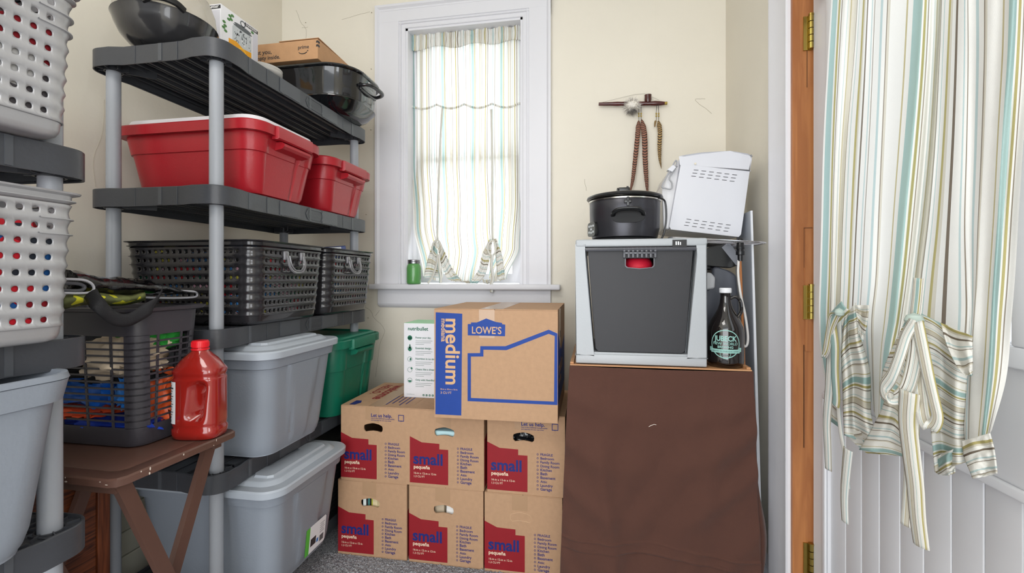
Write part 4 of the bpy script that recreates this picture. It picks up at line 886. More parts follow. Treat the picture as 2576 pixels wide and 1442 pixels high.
hi = [zu(a, b) for a, b in [(1394, 993), (1394, 572), (1522, 573), (1522, 503), (1755, 510), (2170, 347), (2228, 370), (2222, 1042)]]
q.add(prism([ho, hi], .0003), T=T_)
Ts = frame_on((w / 2 + .0002, 0, 0), (0, 1, 0), (0, 0, 1)); q.add(prism([[(0, .16 * h), (.95 * d, .16 * h), (.95 * d, .66 * h), (.45 * d, .58 * h), (0, .80 * h)]], .0003), T=Ts)
q.obj('blue_print', I_BLUE, mb)
q = G(); Tr = Matrix.Rotation(-pi / 2, 4, 'Z')
a = zu(1135, 183); q.add(text('medium', .60 * h, None, .02, .0006), T=T_ @ Matrix.Translation((a[0], a[1], 0)) @ Tr)
a = zu(1088, 183); q.add(text('mediana', .21 * h, None, .02, .0006), T=T_ @ Matrix.Translation((a[0], a[1], 0)) @ Tr)
a = zu(1078, 905); q.add(text('18-in x 18-in x 16-in', .142 * w, None, .008, .0006), T=T_ @ Matrix.Translation((a[0], a[1], 0)))
a = zu(1080, 944); q.add(text('3 CU FT', .092 * w, None, .008, .0006), T=T_ @ Matrix.Translation((a[0], a[1], 0)))
a = zu(1405, 336); q.add(text('LOWE’S', .24 * w, None, .012, .0006), T=T_ @ Matrix.Translation((a[0], a[1], 0)) @ Matrix.Diagonal((1, 1.15, 1, 1)))
q.add(text('medium', .5 * d, None, .02, .0006), T=Ts @ Matrix.Translation((.1 * d, .40 * h, 0))); q.add(text('mediana', .3 * d, None, .02, .0006), T=Ts @ Matrix.Translation((.1 * d, .31 * h, 0)))
q.obj('kraft_lettering', I_KR, mb)
q = G(); q.add(prism([[(.375 * w, .74 * h), (.50 * w, .74 * h), (.50 * w, h - .003), (.372 * w, h - .003)]], .0002), T=T_); q.add(box(-.055, .03, 0, d, h, h + .0003)); q.add(prism([[(.2 * d, .62 * h), (.32 * d, .62 * h), (.32 * d, h - .003), (.2 * d, h - .003)]], .0003), T=Ts); q.obj('tape', m_tape, mb)
g(tf(prism([[(.27 * d, .72 * h), (.33 * d, .72 * h), (.33 * d, .78 * h), (.27 * d, .78 * h)]], .0008), Ts)).obj('grip_slot', M('black_ink', '#2c2c30'), mb)
# white blender carton
nb = thing('blender_carton', 'white blender carton with green icons, half behind the medium moving box', 'carton', (-.705, 1.885, SBH * 2 + .0005))
W2, H2 = .215, .322
g(box(-W2 / 2, W2 / 2, 0, .16, 0, H2 - .0006, .0008)).obj('carton_body', M('white_card', '#e6e6ea'), nb)
g(box(-W2 / 2, W2 / 2, 0, .16, H2 - .0006, H2)).obj('mint_top', M('mint_card', '#a6dcae', .5), nb)
Tn = frame_on((-W2 / 2, -.0002, 0), (1, 0, 0), (0, 0, 1)); q = G(); I_G = M('deep_green_ink', '#1d6b50', .5); k = 2.0 / 1155
def N(px, py): return ((px - 1019) * k, H2 - (py - 818) * k)
def put(s, px, py, wpx, b=.02): a = N(px, py); q.add(text(s, wpx * k, None, b, .0006), T=Tn @ Matrix.Translation((a[0], a[1], 0)))
put('nutribullet', 1030, 836, 53)
for i, (s, wd) in enumerate([('Power your day.', 41), ('Essential design.', 42), ('Nutrition in no time.', 55), ('Cleans like a dream.', 53), ('Only with NutriBullet.', 57)]): put(s, 1050, 856 + 26.4 * i, wd, .014)
for i in range(5):
    a = N(1035, 855 + 26.6 * i); L_ = [ell(a[0], a[1], .0108, .0108, 22)]
    if i: L_.append(ell(a[0], a[1], .0098, .0098, 22))
    q.add(prism(L_, .0006), T=Tn)
    if i == 1: q.add(prism([ell(a[0], a[1] - .002, .008, .010, 14)], .0007), T=Tn); q.add(prism([[(a[0] - .003, a[1]), (a[0] + .003, a[1]), (a[0] + .002, a[1] + .018), (a[0] - .002, a[1] + .018)]], .0007), T=Tn)
    if i == 2: q.add(prism([[(a[0], a[1])] + [(a[0] + .007 * sin(R(t)), a[1] + .007 * cos(R(t))) for t in range(10, 200, 15)]], .0007), T=Tn)
    if i == 3: q.add(prism([[(a[0] + .008, a[1] + .013), (a[0] + .0055, a[1] + .0085), (a[0] + .002, a[1] + .006), (a[0] + .0055, a[1] + .004), (a[0] + .008, a[1]), (a[0] + .010, a[1] + .004), (a[0] + .014, a[1] + .006), (a[0] + .010, a[1] + .0085)]], .0008), T=Tn)
    if i == 4: q.add(prism([[(a[0] + .008 * cos(R(t)), a[1] + .008 * sin(R(t))) for t in range(180, 361, 15)]], .0007), T=Tn)
for i in range(4): a = N(1071 + 8 * i, 997); q.add(prism([ell(a[0], a[1], .0045, .0045, 14), ell(a[0], a[1], .002, .002, 14)], .0006), T=Tn)
q.obj('green_print', I_G, nb)
q = G(); a = N(1030, 859); 
for i in range(5):
    for j, wd in enumerate((44, 40, 22)): a = N(1050, 862.5 + 26.4 * i + 4.3 * j); q.add(prism([[(0, 0), (wd * k, 0), (wd * k, .0018), (0, .0018)]], .0004), T=Tn @ Matrix.Translation((a[0], a[1], 0)))
put('nutribullet.com', 1027, 997, 20, 0)
a = N(1035, 857); q.obj('grey_print', M('grey_green_ink', '#8f9a96', .5), nb)
q = G(); put('600', 1030.5, 857.5, 9, .03); q.obj('white_print', M('white_ink', '#f2f2f2'), nb)
# ================================================================ cloth covered table, right of the boxes
m_ply = wood_mat('pale_plywood', '#b27e52', '#c8966a', 4, (1, 8, 8), 1, .5)
tb = thing('side_table', 'wooden side table hidden under the brown cloth', 'table', (0, 0, 0))
TX0, TX1, TY0, TY1, TTZ = -.080, .506, 1.602, 2.06, .829
q = G(); q.add(box(TX0, TX1, TY0, TY1, TTZ - .022, TTZ - .004)); 
for a in (box(TX0, TX1, TY0, TY0 + .012, TTZ - .022, TTZ), box(TX0, TX0 + .012, TY0 + .012, TY1, TTZ - .022, TTZ + .006), box(TX1 - .012, TX1, TY0 + .012, TY1, TTZ - .022, TTZ + .006), box(TX0, TX1, TY1, TY1 + .012, TTZ - .022, TTZ)): q.add(a)
q.obj('table_top', m_ply, tb)
for x in (TX0 + .03, TX1 - .03):
    for y in (TY0 + .03, TY1 - .03): g(box(x - .018, x + .018, y - .018, y + .018, 0, TTZ - .022)).obj('leg', m_ply, tb)
m_cloth = M('brown_twill', '#4c2d22', .85, bump=.0006, bs=700, var=.03, vsc=30, sheen=.15)
def drape(u, v):
    # u across the front then round the right side, v down
    z = TTZ - .004 - v * (TTZ - .03); ut = u / .86
    L0, R0 = TX0 - .001 - .034 * v ** .8, TX1 + .003 + .012 * min(1, v * 1.3)
    if u <= .86:
        x = L0 + (R0 - L0) * ut; y = TY0 - .004
        cat = 0
        for k, (c0, amp, wd) in enumerate([(.10, .009, .05), (.24, .012, .06), (.40, .009, .05), (.58, .007, .06), (.74, .006, .06)]):
            s = v - (c0 + .62 * c0 * 0); e = (v - c0 * 1.1 - .55 * 4 * c0 * ut * (1 - ut) - .05 * sin(3 * ut + k)); cat += amp * math.exp(-(e / wd) ** 2) * (abs(2 * ut - 1) ** .7) * min(1, v * 6)
        cat += .010 * math.exp(-((ut - .12 - .20 * v) / .05) ** 2) * min(1, v * 1.4) + .012 * math.exp(-((ut - .93 + .34 * v) / .06) ** 2) * min(1, v * 1.2) * (1 - .3 * v)
        cat += .006 * math.exp(-((ut - .99 + .55 * v) / .05) ** 2) * min(1, v * 1.2)
        cat += .010 * noise.noise(V((ut * 3.2, v * 1.8, 4))) * min(1, v * 3) + .004 * noise.noise(V((ut * 9 + v * 5, v * 4, 9))) * min(1, v * 3) + .012 * v * sin(ut * 7 + 1) * v + .02 * v
        y -= cat * 1.6
        seam = lambda s0: math.exp(-((v - s0 - .03 * ut - .006 * sin(9 * ut)) / .0035) ** 2)
        y -= .0038 * (seam(.712) + seam(.752)) + (.0022 if .712 + .03 * ut < v < .752 + .03 * ut else 0)
        z -= .004 * sin(ut * 3.14)
    else:
        s = (u - .86) / .14; y = TY0 - .004 - .02 * v + max(0, s - .06 * min(1, v * 2)) * .30; bulge = .036 * math.exp(-((v - .68) / .20) ** 2) * math.sin(min(1, s * 5) * pi * .5)
        x = R0 + bulge + .006 * sin(s * 22 + v * 3) * v * s; 
    return (x, y, z), (u, v)
tag(g(grid(230, 260, drape)).obj('table_cloth', m_cloth, ang=180, solid=.0018), 'brown cloth with two stitched hem lines hanging over the side table', 'tablecloth')
tag(g(tube([at(a, b, y=TY0 - .018) for a, b in [(1632, 1074), (1637, 1071), (1645, 1068), (1651, 1069)]], .0008, 5)).obj('white_thread', M('white_thread', '#e5dfd6', .8)), 'tiny white thread clinging to the brown cloth', 'thread')
# ---- grey frame with the black pull-out bin
m_fr = M('light_grey_plastic', '#a9adb1', .35, bump=.0003, bs=150, var=.015)
FX, FY, FZ, FW, FH, FD = .156, 1.622, TTZ + .0005, .434, .4335, .38
fr = thing('bin_frame', 'light grey plastic frame holding a black pull-out bin, on the cloth covered table', 'storage frame', (FX, FY, FZ))
hw = FW / 2; ft = lambda y: frame_on((0, y, 0), (1, 0, 0), (0, 0, 1))
q = G(); q.add(box(-hw, hw, 0, FD, 0, .034, .004)); q.add(box(-hw + .035, hw - .035, .006, FD - .02, .030, .040, .003)); q.obj('base', m_fr, fr)
for y, dd in ((.045, .045), (FD - .01, .045)):
    for s in (-1, 1):
        p_ = [(s * hw, .03), (s * (hw - .001), FH - .02), (s * (hw - .032), FH - .02), (s * (hw - .033), FH - .055), (s * (hw - .060), .03)] 
        q = G(); q.add(prism([p_ if s < 0 else p_[::-1]], dd), T=ft(y)); q.obj('side_post', m_fr, fr, bev=.003)
for s in (-1, 1): g(box(min(s * hw, s * (hw - .004)), max(s * hw, s * (hw - .004)), .03, FD - .03, .03, FH - .02)).obj('side_panel', m_fr, fr)
q = G(); q.add(box(-hw - .001, hw + .001, -.002, FD, FH - .027, FH - .001, .006)); q.add(box(-hw + .012, hw - .012, .01, FD - .01, FH - .003, FH, .001)); q.obj('top', m_fr, fr)
q = G(); q.add(box(.106, .152, -.003, .0, FH - .030, FH - .006)); q.obj('latch_recess', M('black_recess', '#151517', .4), fr); g(box(.116, .120, -.005, -.002, FH - .024, FH - .012), box(.123, .127, -.005, -.002, FH - .024, FH - .012), box(.130, .133, -.005, -.002, FH - .024, FH - .014)).obj('latch', M('white_sticker', '#e9eaee'), fr)
bn = thing('pull_out_bin', 'black plastic bin inside the light grey frame, red ball in its grip opening', 'bin', (FX, FY + .012, FZ + .0415))
m_bb = M('matte_black_plastic', '#252529', .48, bump=.0003, bs=300); m_bg = M('smooth_dark_plastic', '#4b4c52', .22)
BH = .352; tw, bw = .176, .150
outl = [(-bw + .01, 0), (bw - .01, 0), (bw, .01), (tw, BH), (-tw, BH), (-bw, .01)]
gh = [(-.046, BH - .028), (.046, BH - .028), (.046, BH - .052), (.040, BH - .058), (0, BH - .062), (-.040, BH - .058), (-.046, BH - .052)]
q = G(); q.add(prism([outl, gh], .004), T=ft(.004))
for s in (-1, 1): q.add(loft([[(s * bw, y, .01), (s * tw, y, BH), (s * (tw - .004), y, BH), (s * (bw - .004), y, .01)] for y in (.004, .33)]))
q.add(box(-bw + .01, bw - .01, .004, .33, 0, .012)); q.add(prism([outl], .004), T=ft(.334)); q.obj('bin_body', m_bb, bn, bev=.0015)
q = G(); pr = [(-.010, BH - .002), (-.012, BH + .003), (-.010, BH + .010), (.004, BH + .011), (.004, BH - .002)]
q.add(loft([[(x, y - .003 * math.cos(x / .19 * 1.5), z - .003 * (1 - (x / .19) ** 2) * 0) for y, z in pr] for x in [(-.186 + .372 * i / 24) for i in range(25)]])); q.add(box(-.186, -.172, 0, .33, BH - .002, BH + .010)); q.add(box(.172, .186, 0, .33, BH - .002, BH + .010)); q.obj('rim', m_bg, bn, ang=30)
q = G(); q.add(prism([[(a * 1.08, BH - .028 + (b - BH + .028) * 1.09) for a, b in gh], gh], .004), T=ft(-.0)); 
for i in range(8): x = -.0515 + i * .0147; q.add(box(x - .0042, x + .0042, -.012, .0, BH - .026, BH - .010, .0015)); q.add(box(x - .0042, x + .0042, -.014, -.002, BH - .006, BH + .010, .0015))
q.add(box(-.056, .056, -.011, .0, BH - .014, BH - .005, .002)); q.obj('grip', m_bg, bn, ang=30)
tag(g(lathe([(.0001, -.055)] + [(.055 * cos(R(a)), .055 * sin(R(a))) for a in range(-80, 81, 10)] + [(.0001, .055)], 36, False, False)).obj('red_ball', M('red_rubber', '#c81230', .6, bump=.0006, bs=300), None, (FX, FY + .085, FZ + .0415 + BH - .062)), 'red ball inside the black bin behind its grip opening', 'ball')
tag(g(box(-.12, .12, -.09, .12, -.19, -.008, .01)).obj('packed_bundle', M('dark_bundle', '#232326', .8), None, (FX, FY + .13, FZ + .0415 + BH - .105)), 'dark bundle filling the black bin under the red ball', 'bundle')
# ---- slow cooker
CZ = FZ + FH + .0005
sc_ = thing('slow_cooker', 'dark grey round slow cooker with black lid on the light grey frame', 'slow cooker', (.115, 1.79, CZ))
m_sc = M('gunmetal_paint', '#3c3c41', .3, metal=.55, bump=.0001, bs=300); m_bk = M('gloss_black_plastic', '#111214', .28, coat=.15)
g(lathe([(.10, .0), (.112, .002), (.116, .01)], 48)).obj('foot', m_bk, sc_)
g(lathe([(.110, .010), (.120, .014), (.128, .05), (.1295, .11), (.130, .143), (.128, .147)], 64)).obj('cooker_body', m_sc, sc_, ang=50)
g(lathe([(.128, .146), (.133, .148), (.134, .152), (.131, .155), (.122, .155), (.120, .150)], 64)).obj('chrome_ring', M('brushed_steel', '#d6d3cc', .22, metal=1), sc_)
g(lathe([(.127, .158), (.137, .158), (.141, .162), (.139, .168), (.128, .173), (.09, .180), (.04, .184), (.001, .185)], 64)).obj('lid', m_bk, sc_, ang=50)
q = G(); q.add(box(-.030, .028, -.016, .016, .182, .192, .003)); q.add(box(-.022, .020, -.010, .010, .192, .207, .003)); q.add(box(-.028, -.023, -.018, .018, .184, .204, .001)); q.add(cyl(.004, .2, .212, 10, .012, 0)); q.obj('lid_handle', m_bk, sc_)
A = Matrix.Rotation(R(-4), 4, 'Z'); q = G()
q.add(tf(prism([ell(0, 0, .056, .026, 40, 3.2)], .006), A @ Matrix.Translation((.014, -.1270, .085)) @ frame_on((0, 0, 0), (1, 0, 0), (0, 0, 1)))); q.obj('handle_plate', M('satin_black_plastic', '#0d0d0f', .45, spec=.25), sc_, bev=.002)
q = G(); q.add(tube(smooth([(-.038, -.128, .085), (-.034, -.150, .094), (-.018, -.160, .102), (.014, -.162, .104), (.046, -.160, .102), (.062, -.150, .094), (.066, -.128, .085)], 5), .0085, 10, flat=.7), T=A); q.obj('side_handle', m_bk, sc_)
q = G(); q.add(box(.0, .026, -.136, -.126, .128, .140, .002), T=A); q.add(box(.009, .018, -.136, -.128, .118, .150, .001), T=A); q.obj('lid_clip', m_bk, sc_)
B = Matrix.Rotation(R(-66), 4, 'Z'); q = G(); q.add(tf(prism([ell(0, 0, .034, .026, 36, 5)], .010), B @ Matrix.Translation((0, -.125, .045)) @ frame_on((0, 0, 0), (1, 0, 0), (0, 0, 1)))); o = q.obj('control_panel', m_bk, sc_, bev=.003)
q = G()
for i, (a, b) in enumerate([(-.018, .012), (.0, .012), (.018, .012), (-.018, -.010), (.018, -.010), (0, -.012), (0, 0)]): q.add(tf(prism([ell(a, b, .006, .004, 10, 4)], .0008), B @ Matrix.Translation((0, -.1353, .045)) @ frame_on((0, 0, 0), (1, 0, 0), (0, 0, 1))))
q.obj('button', M('pale_button', '#c9cdd0', .4), o)
q = G(); q.add(tube(smooth([(.10, -.06, .158), (.133, -.055, .15), (.143, -.05, .13), (.145, -.05, .08), (.138, -.05, .03), (.128, -.052, .006)], 6), .0035, 8)); q.obj('cord', m_bk, sc_)
# ---- wire rack and bread machine
RY0, RY1 = 1.672, 1.99; m_ch = M('chrome', '#d5d5d8', .12, metal=1)
rk = thing('wire_rack', 'chrome wire rack tilted under the white bread machine', 'rack', (.262, RY0, CZ + .006)); rk.rotation_euler = (0, R(4.0), 0)
q = G(); LX, LY = .318, RY1 - RY0
per = [(x + LX / 2, y + LY / 2, 0) for x, y in rr(LX / 2, LY / 2, .03, 5)]; q.add(tube(per, .0028, 8, closed=True)); q.obj('rim_wire', m_ch, rk)
q = G()
for i in range(1, 18): y = LY * i / 18; q.add(tube([(.004, y, 0), (LX - .004, y, 0)], .0014, 6))
q.obj('wire', m_ch, rk)
q = G()
for x in (.10, .22): q.add(tube([(x, .004, -.003), (x, LY - .004, -.003)], .002, 6))
q.obj('cross_wire', m_ch, rk)
m_w = M('white_appliance_plastic', '#cdced4', .3, coat=.2)
bm_ = thing('bread_machine', 'white bread machine leaning in the corner on the chrome wire rack', 'bread machine', (0, 0, 0)); BY = 1.80
B0 = at(1684, 577, y=BY); B1 = at(1864, 597, y=BY); rx = (B1 - B0).normalized(); up = V((-rx.z, 0, rx.x)); Tb = frame_on((0, 0, 0), rx, up); Tb.translation = B0
def bl(px, py): p = at(px, py, y=BY) - B0; return (p.dot(rx), p.dot(up))
body = [bl(a, b) for a, b in [(1688, 577), (1858, 596), (1864, 590), (1886, 431), (1713, 413), (1684, 570)]]
lid = [bl(a, b) for a, b in [(1713.5, 412), (1886, 429.5), (1891, 400), (1890, 392), (1880, 387), (1837, 382.5), (1764, 384), (1725, 390), (1712, 395)]]
DB = .27
g(tf(prism([body[::-1]], DB), Tb @ Matrix.Translation((0, 0, -DB)))).obj('housing', m_w, bm_, bev=.006)
g(tf(prism([lid[::-1]], DB - .002), Tb @ Matrix.Translation((0, 0, -DB)))).obj('lid', m_w, bm_, bev=.006)
vt = G(); u_, v_ = bl(1754, 437), bl(1860, 446)
for rows, (p0, p1) in enumerate((((1751, 428), (1848, 440)), ((1733, 552), (1832, 566)))):
    for r_ in range(3):
        for c in range(6):
            a, b = bl(p0[0] + (p1[0] - p0[0]) * c / 5, p0[1] + (p1[1] - p0[1]) * c / 5); a -= .0028 * r_ ; b -= .0118 * r_; vt.add(tf(prism([ell(a, b, .0088, .0011, 10, 5)], .0005), Tb))
vt.obj('vent', M('vent_shadow', '#3b3b3e', .6), bm_)
a, b = bl(1749, 412); g(tf(prism([ell(a, b, .0038, .0038, 14)], .002), Tb)).obj('screw', M('dull_rivet', '#cfc6b4'), bm_)
fp = [bl(x_, y_) for x_, y_ in [(1712, 396), (1681, 432), (1667, 470), (1670, 560), (1672, 575), (1686, 576), (1713, 413)]]
g(tf(prism([fp], DB - .03), Tb @ Matrix.Translation((0, 0, -DB + .012)))).obj('front_panel', M('pale_grey_appliance', '#cfcfd2', .25, coat=.3), bm_, bev=.005)
q = G(); wl = [bl(x_, y_) for x_, y_ in [(1700, 404), (1682, 436), (1665, 468), (1672, 474), (1688, 476), (1690, 462), (1684, 448), (1700, 420)]]; q.add(tube(smooth([(a, b, .004) for a, b in wl], 4, closed=True), .0026, 6, closed=True), T=Tb); q.obj('lid_window_trim', M('grey_trim', '#9a9b9f', .2), bm_)
q = G(); h_ = [bl(x_, y_) for x_, y_ in [(1692, 418), (1702, 421), (1690, 432), (1680, 428)]]; q.add(tf(prism([h_], .03), Tb @ Matrix.Translation((0, 0, -.02)))); q.obj('lid_latch', m_w, bm_, bev=.002)
# ---- dark upholstery cleaner, hose, growler, leaning board
vc = thing('spot_cleaner', 'dark grey handheld floor cleaner standing behind the brown growler', 'cleaner', (.462, 1.86, TTZ))
m_dg = M('slate_plastic', '#4b4e56', .35); 
q = G(); q.add(prism([[(-.075, 0), (.06, 0), (.062, .20), (.052, .31), (.030, .325), (.0, .335), (-.012, .345), (-.03, .335), (-.035, .27), (-.05, .255), (-.075, .25)]], .13), T=frame_on((0, .065, 0), (1, 0, 0), (0, 0, 1))); q.obj('body', m_dg, vc, bev=.008)
q = G(); q.add(prism([[(-.075, .345), (.03, .335), (.058, .345), (.02, .422), (-.02, .418), (-.075, .40)]], .07), T=frame_on((0, -.0, 0), (1, 0, 0), (0, 0, 1))); q.add(box(-.07, -.02, -.03, .02, .33, .36, .004)); q.obj('nozzle_bracket', m_bk, vc, bev=.003)
q = G(); q.add(prism([[(.005, .41), (.022, .424), (.066, .380), (.062, .352), (.05, .35)]], .06), T=frame_on((0, -.012, 0), (1, 0, 0), (0, 0, 1))); q.obj('nozzle', M('pale_slate_plastic', '#7b7e85', .3), vc, bev=.004)
q = G(); q.add(prism([[(-.074, .255), (-.040, .262), (-.038, .30), (-.052, .318), (-.074, .318)]], .05), T=frame_on((0, -.09, 0), (1, 0, 0), (0, 0, 1)) ); q.obj('dial', M('grey_dial', '#a5a6a8', .3), vc, bev=.006)
hz_ = thing('hose_wand', 'black wand end with a white tube hanging beside the leaning board', 'hose', (0, 0, 0)); HYY = 1.72
a = at(1861, 618, y=HYY); q = G(); q.add(tf(lathe([(.008, 0), (.0085, .02), (.014, .022), (.014, .034), (.012, .036), (.012, .04), (.014, .042), (.010, .075), (.007, .08)], 20), Matrix.Translation(at(1862, 657, y=HYY)))); q.obj('wand_end', m_bk, hz_)
g(tube(smooth([at(x_, y_, y=HYY) for x_, y_ in [(1858, 655), (1857, 690), (1863, 740), (1874, 790), (1881, 840), (1880, 865), (1873, 872), (1868, 862)]], 6), .0042, 10)).obj('white_tube', M('white_tube_rubber', '#cfccc8', .35), hz_)
tag(g(tube([at(1862, 655, y=HYY + .035), at(1872, 925, y=HYY + .035) ], .0045, 12)).obj('wooden_dowel', M('orange_dowel', '#b5733f', .5)), 'thin orange-brown dowel standing behind the growler handle', 'dowel')
lbo = thing('leaning_board', 'tall thin pale grey board leaning by the right wall behind the table', 'board', (0, 0, 0)); q = G()
for yy in (0,):
    top = [(.560, 1.42), (.566, 1.42)]; q.add(loft([[(.562, 1.78, 1.37), (.566, 1.95, 1.37), (.560, 1.95, 1.37), (.556, 1.78, 1.37)], [(.600, 1.78, 0), (.606, 2.15, 0), (.592, 2.15, 0), (.588, 1.78, 0)]]))
q.obj('board', M('pale_blue_grey_board', '#b9bfc9', .5), lbo)
g(loft([[(.5565, 1.775, 1.37), (.5625, 1.775, 1.37), (.5625, 1.780, 1.37), (.5565, 1.780, 1.37)], [(.588, 1.775, 0), (.600, 1.775, 0), (.600, 1.780, 0), (.588, 1.780, 0)]])).obj('edge_strip', M('white_edge', '#dadde2', .4), lbo)
GX, GY = .447, 1.685
gr = thing('growler', 'dark brown glass growler jug with mint round logo and white cap', 'bottle', (GX, GY, TTZ - .0035), math.atan2(-GX, GY))
m_gl = M('dark_brown_glass', '#0c0504', .06, coat=.8, spec=.6)
g(lathe([(.04, 0), (.052, .002), (.0575, .010), (.0585, .02), (.0585, .115), (.056, .135), (.048, .155), (.036, .176), (.025, .196), (.019, .215), (.0165, .235), (.0165, .250), (.018, .251)], 64)).obj('bottle_glass', m_gl, gr, ang=60)
g(tube(smooth([(.016, 0, .232), (.030, 0, .238), (.043, 0, .230), (.049, 0, .212), (.049, 0, .188), (.040, 0, .170)], 6), .0055, 10)).obj('finger_handle', m_gl, gr)
q = G(); q.add(lathe([(.0185, .251), (.0195, .252), (.0195, .266), (.0185, .268), (.017, .2685)], 40)); 
for zz in (.254, .258, .262): q.add(lathe([(.0195, zz), (.0203, zz + .001), (.0195, zz + .002)], 40, False, False))
q.obj('cap', M('white_metal_cap', '#e2e3e6', .3), gr)
def wrap(vf, r=.0589):
    return [(r_ * sin(x / r), -r_ * cos(x / r), y) for x, y, z in vf[0] for r_ in (r + z,)], vf[1]
q = G(); cz = .082
def rg_(r0, r1, a0=0, a1=360, n=60): o_ = [(r0 * cos(R(a0 + (a1 - a0) * i / n)), cz + r0 * sin(R(a0 + (a1 - a0) * i / n))) for i in range(n + 1)]; i_ = [(r1 * cos(R(a0 + (a1 - a0) * i / n)), cz + r1 * sin(R(a0 + (a1 - a0) * i / n))) for i in range(n + 1)]; v = [(*p, 0) for p in o_ + i_]; m = n + 1; return v, [(i, i + 1, i + 1 + m, i + m) for i in range(n)]
q.add(wrap(rg_(.0475, .0445)))
def wtext(s, x, y, wd, ky, b): tx = text(s, wd, None, b, .0); hh_ = [(a + x, (c * ky) + y, .0003) for a, c, _ in tx[0]]; q.add(wrap((hh_, tx[1])))
wtext('JUBECK', -.036, cz + .010, .072, 1.2, .03); wtext('NEW WORLD', -.0395, cz - .003, .079, 1.0, .008); wtext('BREWING', -.0245, cz - .014, .049, 1.0, .02)
def strip(x0, x1, y0, y1, n=24): return [(x0 + (x1 - x0) * i / n, y, .0004) for i in range(n + 1) for y in (y0, y1)], [(2 * i, 2 * i + 2, 2 * i + 3, 2 * i + 1) for i in range(n)]
q.add(wrap(strip(-.048, .048, cz - .030, cz - .0175))); q.add(wrap(strip(-.055, -.046, cz - .026, cz - .012, 4))); q.add(wrap(strip(.046, .055, cz - .026, cz - .012, 4)))
q.add(wrap(rg_(.017, .0155, 180, 360, 24) if False else ([(x, y - .033, z) for x, y, z in rg_(.0165, .015, 170, 370, 30)[0]], rg_(.0165, .015, 170, 370, 30)[1])))
q.add(wrap(([(x, y, .0004) for x, y, z in prism([ell(0, cz - .038, .012, .0022, 16), ell(0, cz - .038, .009, .0012, 16)], 0)[0]], prism([ell(0, cz - .038, .012, .0022, 16), ell(0, cz - .038, .009, .0012, 16)], 0)[1]))); 
q.obj('round_logo', M('mint_ink', '#8fbdb4', .4), gr, ang=180)
q = G(); tx = text('BREWED IN DUBUQUE, IOWA', .084, None, .0, 0); q.add(wrap(([(a - .042, c + cz - .0262, .0007) for a, c, _ in tx[0]], tx[1]))); q.obj('banner_print', M('dark_banner_ink', '#26322f', .5), gr)
# ---- mason jar on the sill
jx = at(1041, 712, y=2.315); mj = thing('mason_jar', 'small glass mason jar of green wax with silver lid on the window sill', 'jar', (jx.x, 2.315, 1.0942))
g(lathe([(.028, 0), (.036, .002), (.0385, .010), (.0385, .085), (.0365, .097), (.031, .107), (.029, .110)], 44)).obj('green_fill', M('green_wax', '#5a9a55', .3, coat=.6, sss=0), mj, ang=60)
g(lathe([(.0305, .108), (.0325, .109), (.0325, .117), (.0315, .1175), (.0325, .119), (.0325, .127), (.031, .129)], 44)).obj('lid', M('brushed_steel_lid', '#9a9aa0', .3, metal=.9), mj, ang=40)
# ---- pipe with fur and feathers on the wall
PY = 2.322; z0 = 1.984
pp_ = thing('wall_pipe', 'dark red carved wooden pipe with fur ball and feathers hung on the back wall', 'wall decoration', (0, 0, 0))
m_pw = M('dark_red_wood', '#4a1a17', .22, coat=.5, var=.3, vsc=25)
A_, B_ = at(1506, 262, y=PY), at(1672, 260, y=PY); n = 14
g(tube([A_.lerp(B_, i / n) for i in range(n + 1)], [.0075, .0085, .009, .0095, .011, .010, .011, .011, .0105, .0105, .0105, .0105, .0125, .011, .008], 12)).obj('stem', m_pw, pp_)
bb = at(1630, 258, y=PY); g(tf(lathe([(.013, 0), (.017, .012), (.0165, .03), (.0175, .036), (.015, .037), (.012, .03)], 20), Matrix.Translation((bb.x, PY, bb.z)))).obj('pipe_bowl', m_pw, pp_)
g(tf(cyl(.0075, 0, .012, 12), Matrix.Translation(B_ + V((.0, 0, 0))) @ Matrix.Rotation(pi / 2, 4, 'Y'))).obj('brass_tip', m_brass, pp_)
nl = at(1598, 233, y=PY); g(tube([A_ + V((.01, 0, .006)), V((nl.x, 2.345, nl.z)), at(1622, 236, y=2.34), at(1658, 252, y=PY)], .0006, 5)).obj('hanging_thread', M('grey_thread', '#8b867f', .8), pp_)
fc = at(1590, 266, y=PY - .004); q = G(); random.seed(2)
q.add(tf(lathe([(.0001, -.029)] + [(.030 * cos(R(a)), .022 * sin(R(a))) for a in range(-75, 76, 15)] + [(.0001, .026)], 16, False, False), Matrix.Translation(fc)))
for i in range(1500):
    d = V((random.gauss(0, 1), random.gauss(0, .7), random.gauss(0, 1))).normalized(); s = d.cross(V((random.random(), random.random(), random.random()))).normalized() * .0007; L_ = random.uniform(.034, .050); dr = V((random.gauss(0, .004), 0, random.gauss(0, .004) - .004))
    p0 = fc + d * .02; p1 = fc + d * L_ * .8 + dr * .5; p2 = fc + d * L_ + dr
    if p2.y > 2.348: continue
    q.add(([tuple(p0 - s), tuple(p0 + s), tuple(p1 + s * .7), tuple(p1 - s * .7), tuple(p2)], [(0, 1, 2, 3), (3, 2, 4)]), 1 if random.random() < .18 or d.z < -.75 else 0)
q.obj('fur_ball', [M('cream_fur', '#f0ebe3', .9), M('grey_fur', '#8b8681', .9)], pp_, ang=180)
